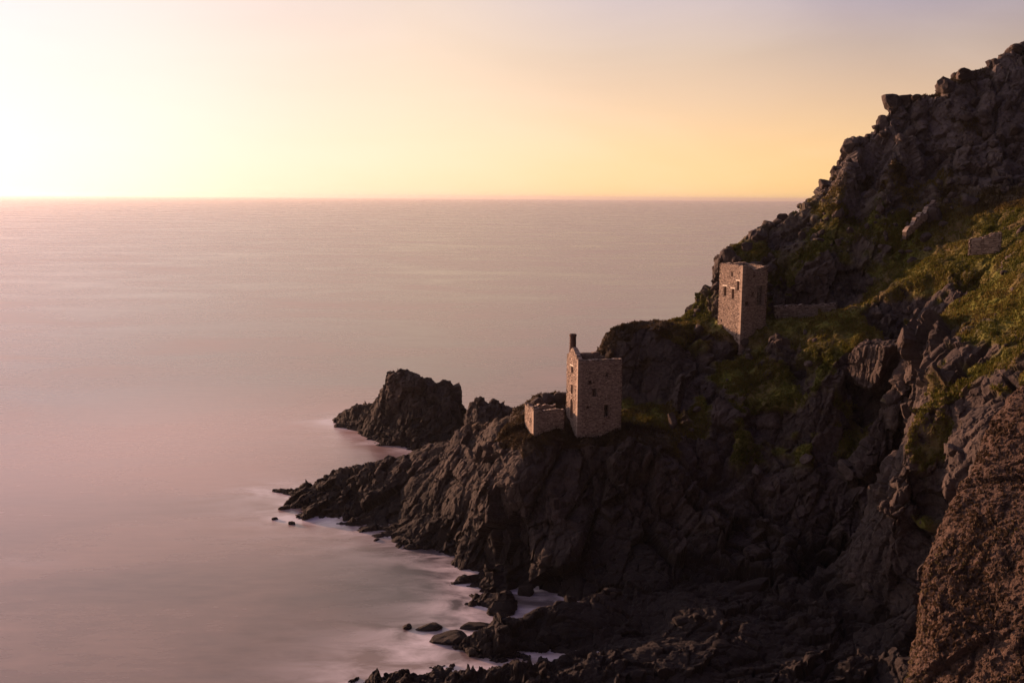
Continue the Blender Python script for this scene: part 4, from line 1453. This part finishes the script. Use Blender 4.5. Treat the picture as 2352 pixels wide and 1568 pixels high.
# ------------------------------------------------------------------ scree: uncounted loose stones on crag, ledges and shore
def scree(V, F, g, count, smin, smax, seed, wfn):
    rs = np.random.default_rng(seed)
    m = in_view(V, F) & (V[F].mean(1)[:, 2] > 0.2)
    f = F[m]
    a, b, c = V[f[:, 0]], V[f[:, 1]], V[f[:, 2]]
    nr = np.cross(b - a, c - a)
    ar = np.linalg.norm(nr, axis=1)
    face = ((CAM - a) * nr).sum(1) / np.linalg.norm(CAM - a, axis=1) / ar
    ce = (a + b + c) / 3
    wgt = ar * np.clip(face + 0.1, 0, 1) * wfn(ce, nr[:, 2] / ar, g[f].mean(1))
    pick = rs.choice(len(f), count, p=wgt / wgt.sum())
    tmpl = []
    for k in range(8):
        me = rock_mesh('tmp', 900 + k, (1, 1, 1), 2)
        co = np.empty(len(me.vertices) * 3, np.float32)
        me.vertices.foreach_get('co', co)
        fi = np.empty(len(me.polygons) * 3, np.int32)
        me.polygons.foreach_get('vertices', fi)
        tmpl.append((co.reshape(-1, 3), fi.reshape(-1, 3)))
        bpy.data.meshes.remove(me)
    Vs, Fs, Ts, n0 = [], [], [], 0
    for i in range(count):
        tv, tf = tmpl[rs.integers(8)]
        sz = smin + (smax - smin) * rs.random() ** 3.2
        R = np.array(Matrix.Rotation(rs.random() * 6.28, 3, 'Z') @ Matrix.Rotation(rs.normal() * 0.5, 3, 'X'))
        v = (tv * (sz * rs.uniform(0.6, 1.3, 3))) @ R.T + ce[pick[i]] + np.array([0, 0, sz * 0.08])
        Vs.append(v)
        Fs.append(tf + n0)
        Ts.append(np.full(len(v), rs.random()))
        n0 += len(v)
    return np_mesh('scree', np.concatenate(Vs), np.concatenate(Fs), False, {'tone': np.concatenate(Ts)})


crag_w = lambda p, nz, g_: smooth01(np.hypot(p[:, 0] - 19, p[:, 1] - 149), 5, 7) * (0.15 + 1.0 * smooth01(p[:, 1], 166, 174)) * (0.3 + smooth01(nz, 0.1, 0.6)) * smooth01(p[:, 2], 3, 12)
o = link('scree', scree(cV, cF, cG, 1100, 0.3, 2.0, 41, crag_w), M_BOULDER)
tag(o, 'loose angular stones strewn over the crag and the ledges', 'scree', kind='stuff')
# ------------------------------------------------------------------ rocks awash
for (u, v, sz, lab, rz) in (
        (1128, 1334, (2.6, 1.8, 1.0), 'dark rock awash in surf, farthest of three close under the cliff', 0.2),
        (1164, 1352, (2.2, 1.4, 1.0), 'low dark rock awash, middle of three close under the cliff', 0.5),
        (1208, 1362, (2.4, 1.7, 1.4), 'dark rock in the surf, largest and nearest the cliff of three', 0.9),
        (990, 1441, (2.7, 1.3, 0.8), 'flat rock awash left of the reef tip, second from the left', 0.1),
        (935, 1442, (1.2, 0.9, 0.6), 'small rock awash, leftmost off the near reef', 0.4),
        (1092, 1441, (4.2, 1.6, 0.6), 'long flat rock barely above the surf behind the reef tip', 0.05),
        (1040, 1468, (4.6, 2.2, 1.2), 'humped dark rock just off the tip of the near reef', 0.25),
        (631, 1192, (0.8, 0.6, 0.45), 'tiny rock awash farthest out from the headland spur', 0.4),
        (670, 1203, (1.2, 0.8, 0.5), 'small rock awash nearer to the headland spur', 0.2),
        (655, 1168, (1.8, 1.1, 0.7), 'low rock touching the water just off the spur', 0.3),
        (782, 980, (2.4, 1.8, 1.2), 'low rock at the left foot of the tall sea stack', 0.2)):
    c = Wz(u, v, 0.0)
    o = link('sea_rock', rock_mesh('sea_rock', int(u + v * 3), (sz[0], sz[1], sz[2] * 1.6)), M_WET)
    o.location = Vector((c[0], c[1], 0.05))
    o.rotation_euler = (0, 0, rz)
    tag(o, lab, 'sea rock', 'rocks awash in the surf')

# ------------------------------------------------------------------ coarse grass on the turf
def tufts(V, F, g, count, hmin, hmax, seed, gmin=0.38):
    rs = np.random.default_rng(seed)
    m = in_view(V, F) & (g[F].mean(1) > gmin)
    f = F[m]
    a, b, c = V[f[:, 0]], V[f[:, 1]], V[f[:, 2]]
    nr = np.cross(b - a, c - a)
    ar = np.linalg.norm(nr, axis=1)
    nr = nr / ar[:, None]
    face = ((CAM - a) * nr).sum(1) / np.linalg.norm(CAM - a, axis=1)
    wgt = ar * np.clip(face + 0.15, 0.0, 1) * g[f].mean(1)
    pick = rs.choice(len(f), count, p=wgt / wgt.sum())
    r1, r2_ = rs.random(count), rs.random(count)
    q = np.sqrt(r1)
    p = a[pick] * (1 - q)[:, None] + b[pick] * (q * (1 - r2_))[:, None] + c[pick] * (q * r2_)[:, None]
    clump = fbm(p / 2.2, 3, 500)
    patch = fbm(p / 9.0, 3, 510)
    keep = clump + rs.normal(0, 0.3, count) > -0.3
    p, clump, patch, nn = p[keep], clump[keep], patch[keep], nr[pick][keep]
    n = len(p)
    nb = 3
    h = (hmin + (hmax - hmin) * rs.random(n)) * (1 + 0.8 * np.clip(clump, -0.5, 1))
    tone = np.clip(0.42 + 0.55 * patch + rs.normal(0, 0.16, n), 0, 1)
    tone = tone + (1.0 - tone) * dryness(p) * 0.95
    Vs, Fs, Ts = [], [], []
    up = nn * 0.4 + np.array([0.25, 0.0, 0.75])
    for k in range(nb):
        a0 = rs.random(n) * 6.283
        d = np.stack([np.cos(a0), np.sin(a0), np.zeros(n)], 1)
        s = np.stack([-np.sin(a0), np.cos(a0), np.zeros(n)], 1)
        wd = (0.05 + 0.06 * rs.random(n))[:, None] * (h / hmax)[:, None] * 1.3
        base = p + d * 0.06 - np.array([0, 0, 0.05])
        tip = p + up * h[:, None] * (0.7 + 0.5 * rs.random(n))[:, None] + d * (h * (0.2 + 0.6 * rs.random(n)))[:, None]
        Vs += [base - s * wd, base + s * wd, tip]
        Ts += [tone, tone, np.clip(tone + 0.12, 0, 1)]
    A = np.stack(Vs, 1).reshape(-1, 3)
    T = np.stack(Ts, 1).reshape(-1)
    return A, np.arange(len(A)).reshape(-1, 3), T


gA, gF_, gT = tufts(cV, cF, cG, 120000, 0.12, 0.30, 5)
grass = link('grass', np_mesh('grass', gA, gF_, False, {'tone': gT}), M_GRASS)
tag(grass, 'coarse green and straw-coloured grass covering the slopes and ledges', 'grass', kind='stuff')

hA, hF_, hT = tufts(fV, fF, fG, 10000, 0.04, 0.12, 8, 0.1)
heather = link('heather', np_mesh('heather', hA, hF_, False, {'tone': hT}), M_HEATHER)
tag(heather, 'dry brown heather and wiry grass covering the near cliff at the right', 'heather', kind='stuff')
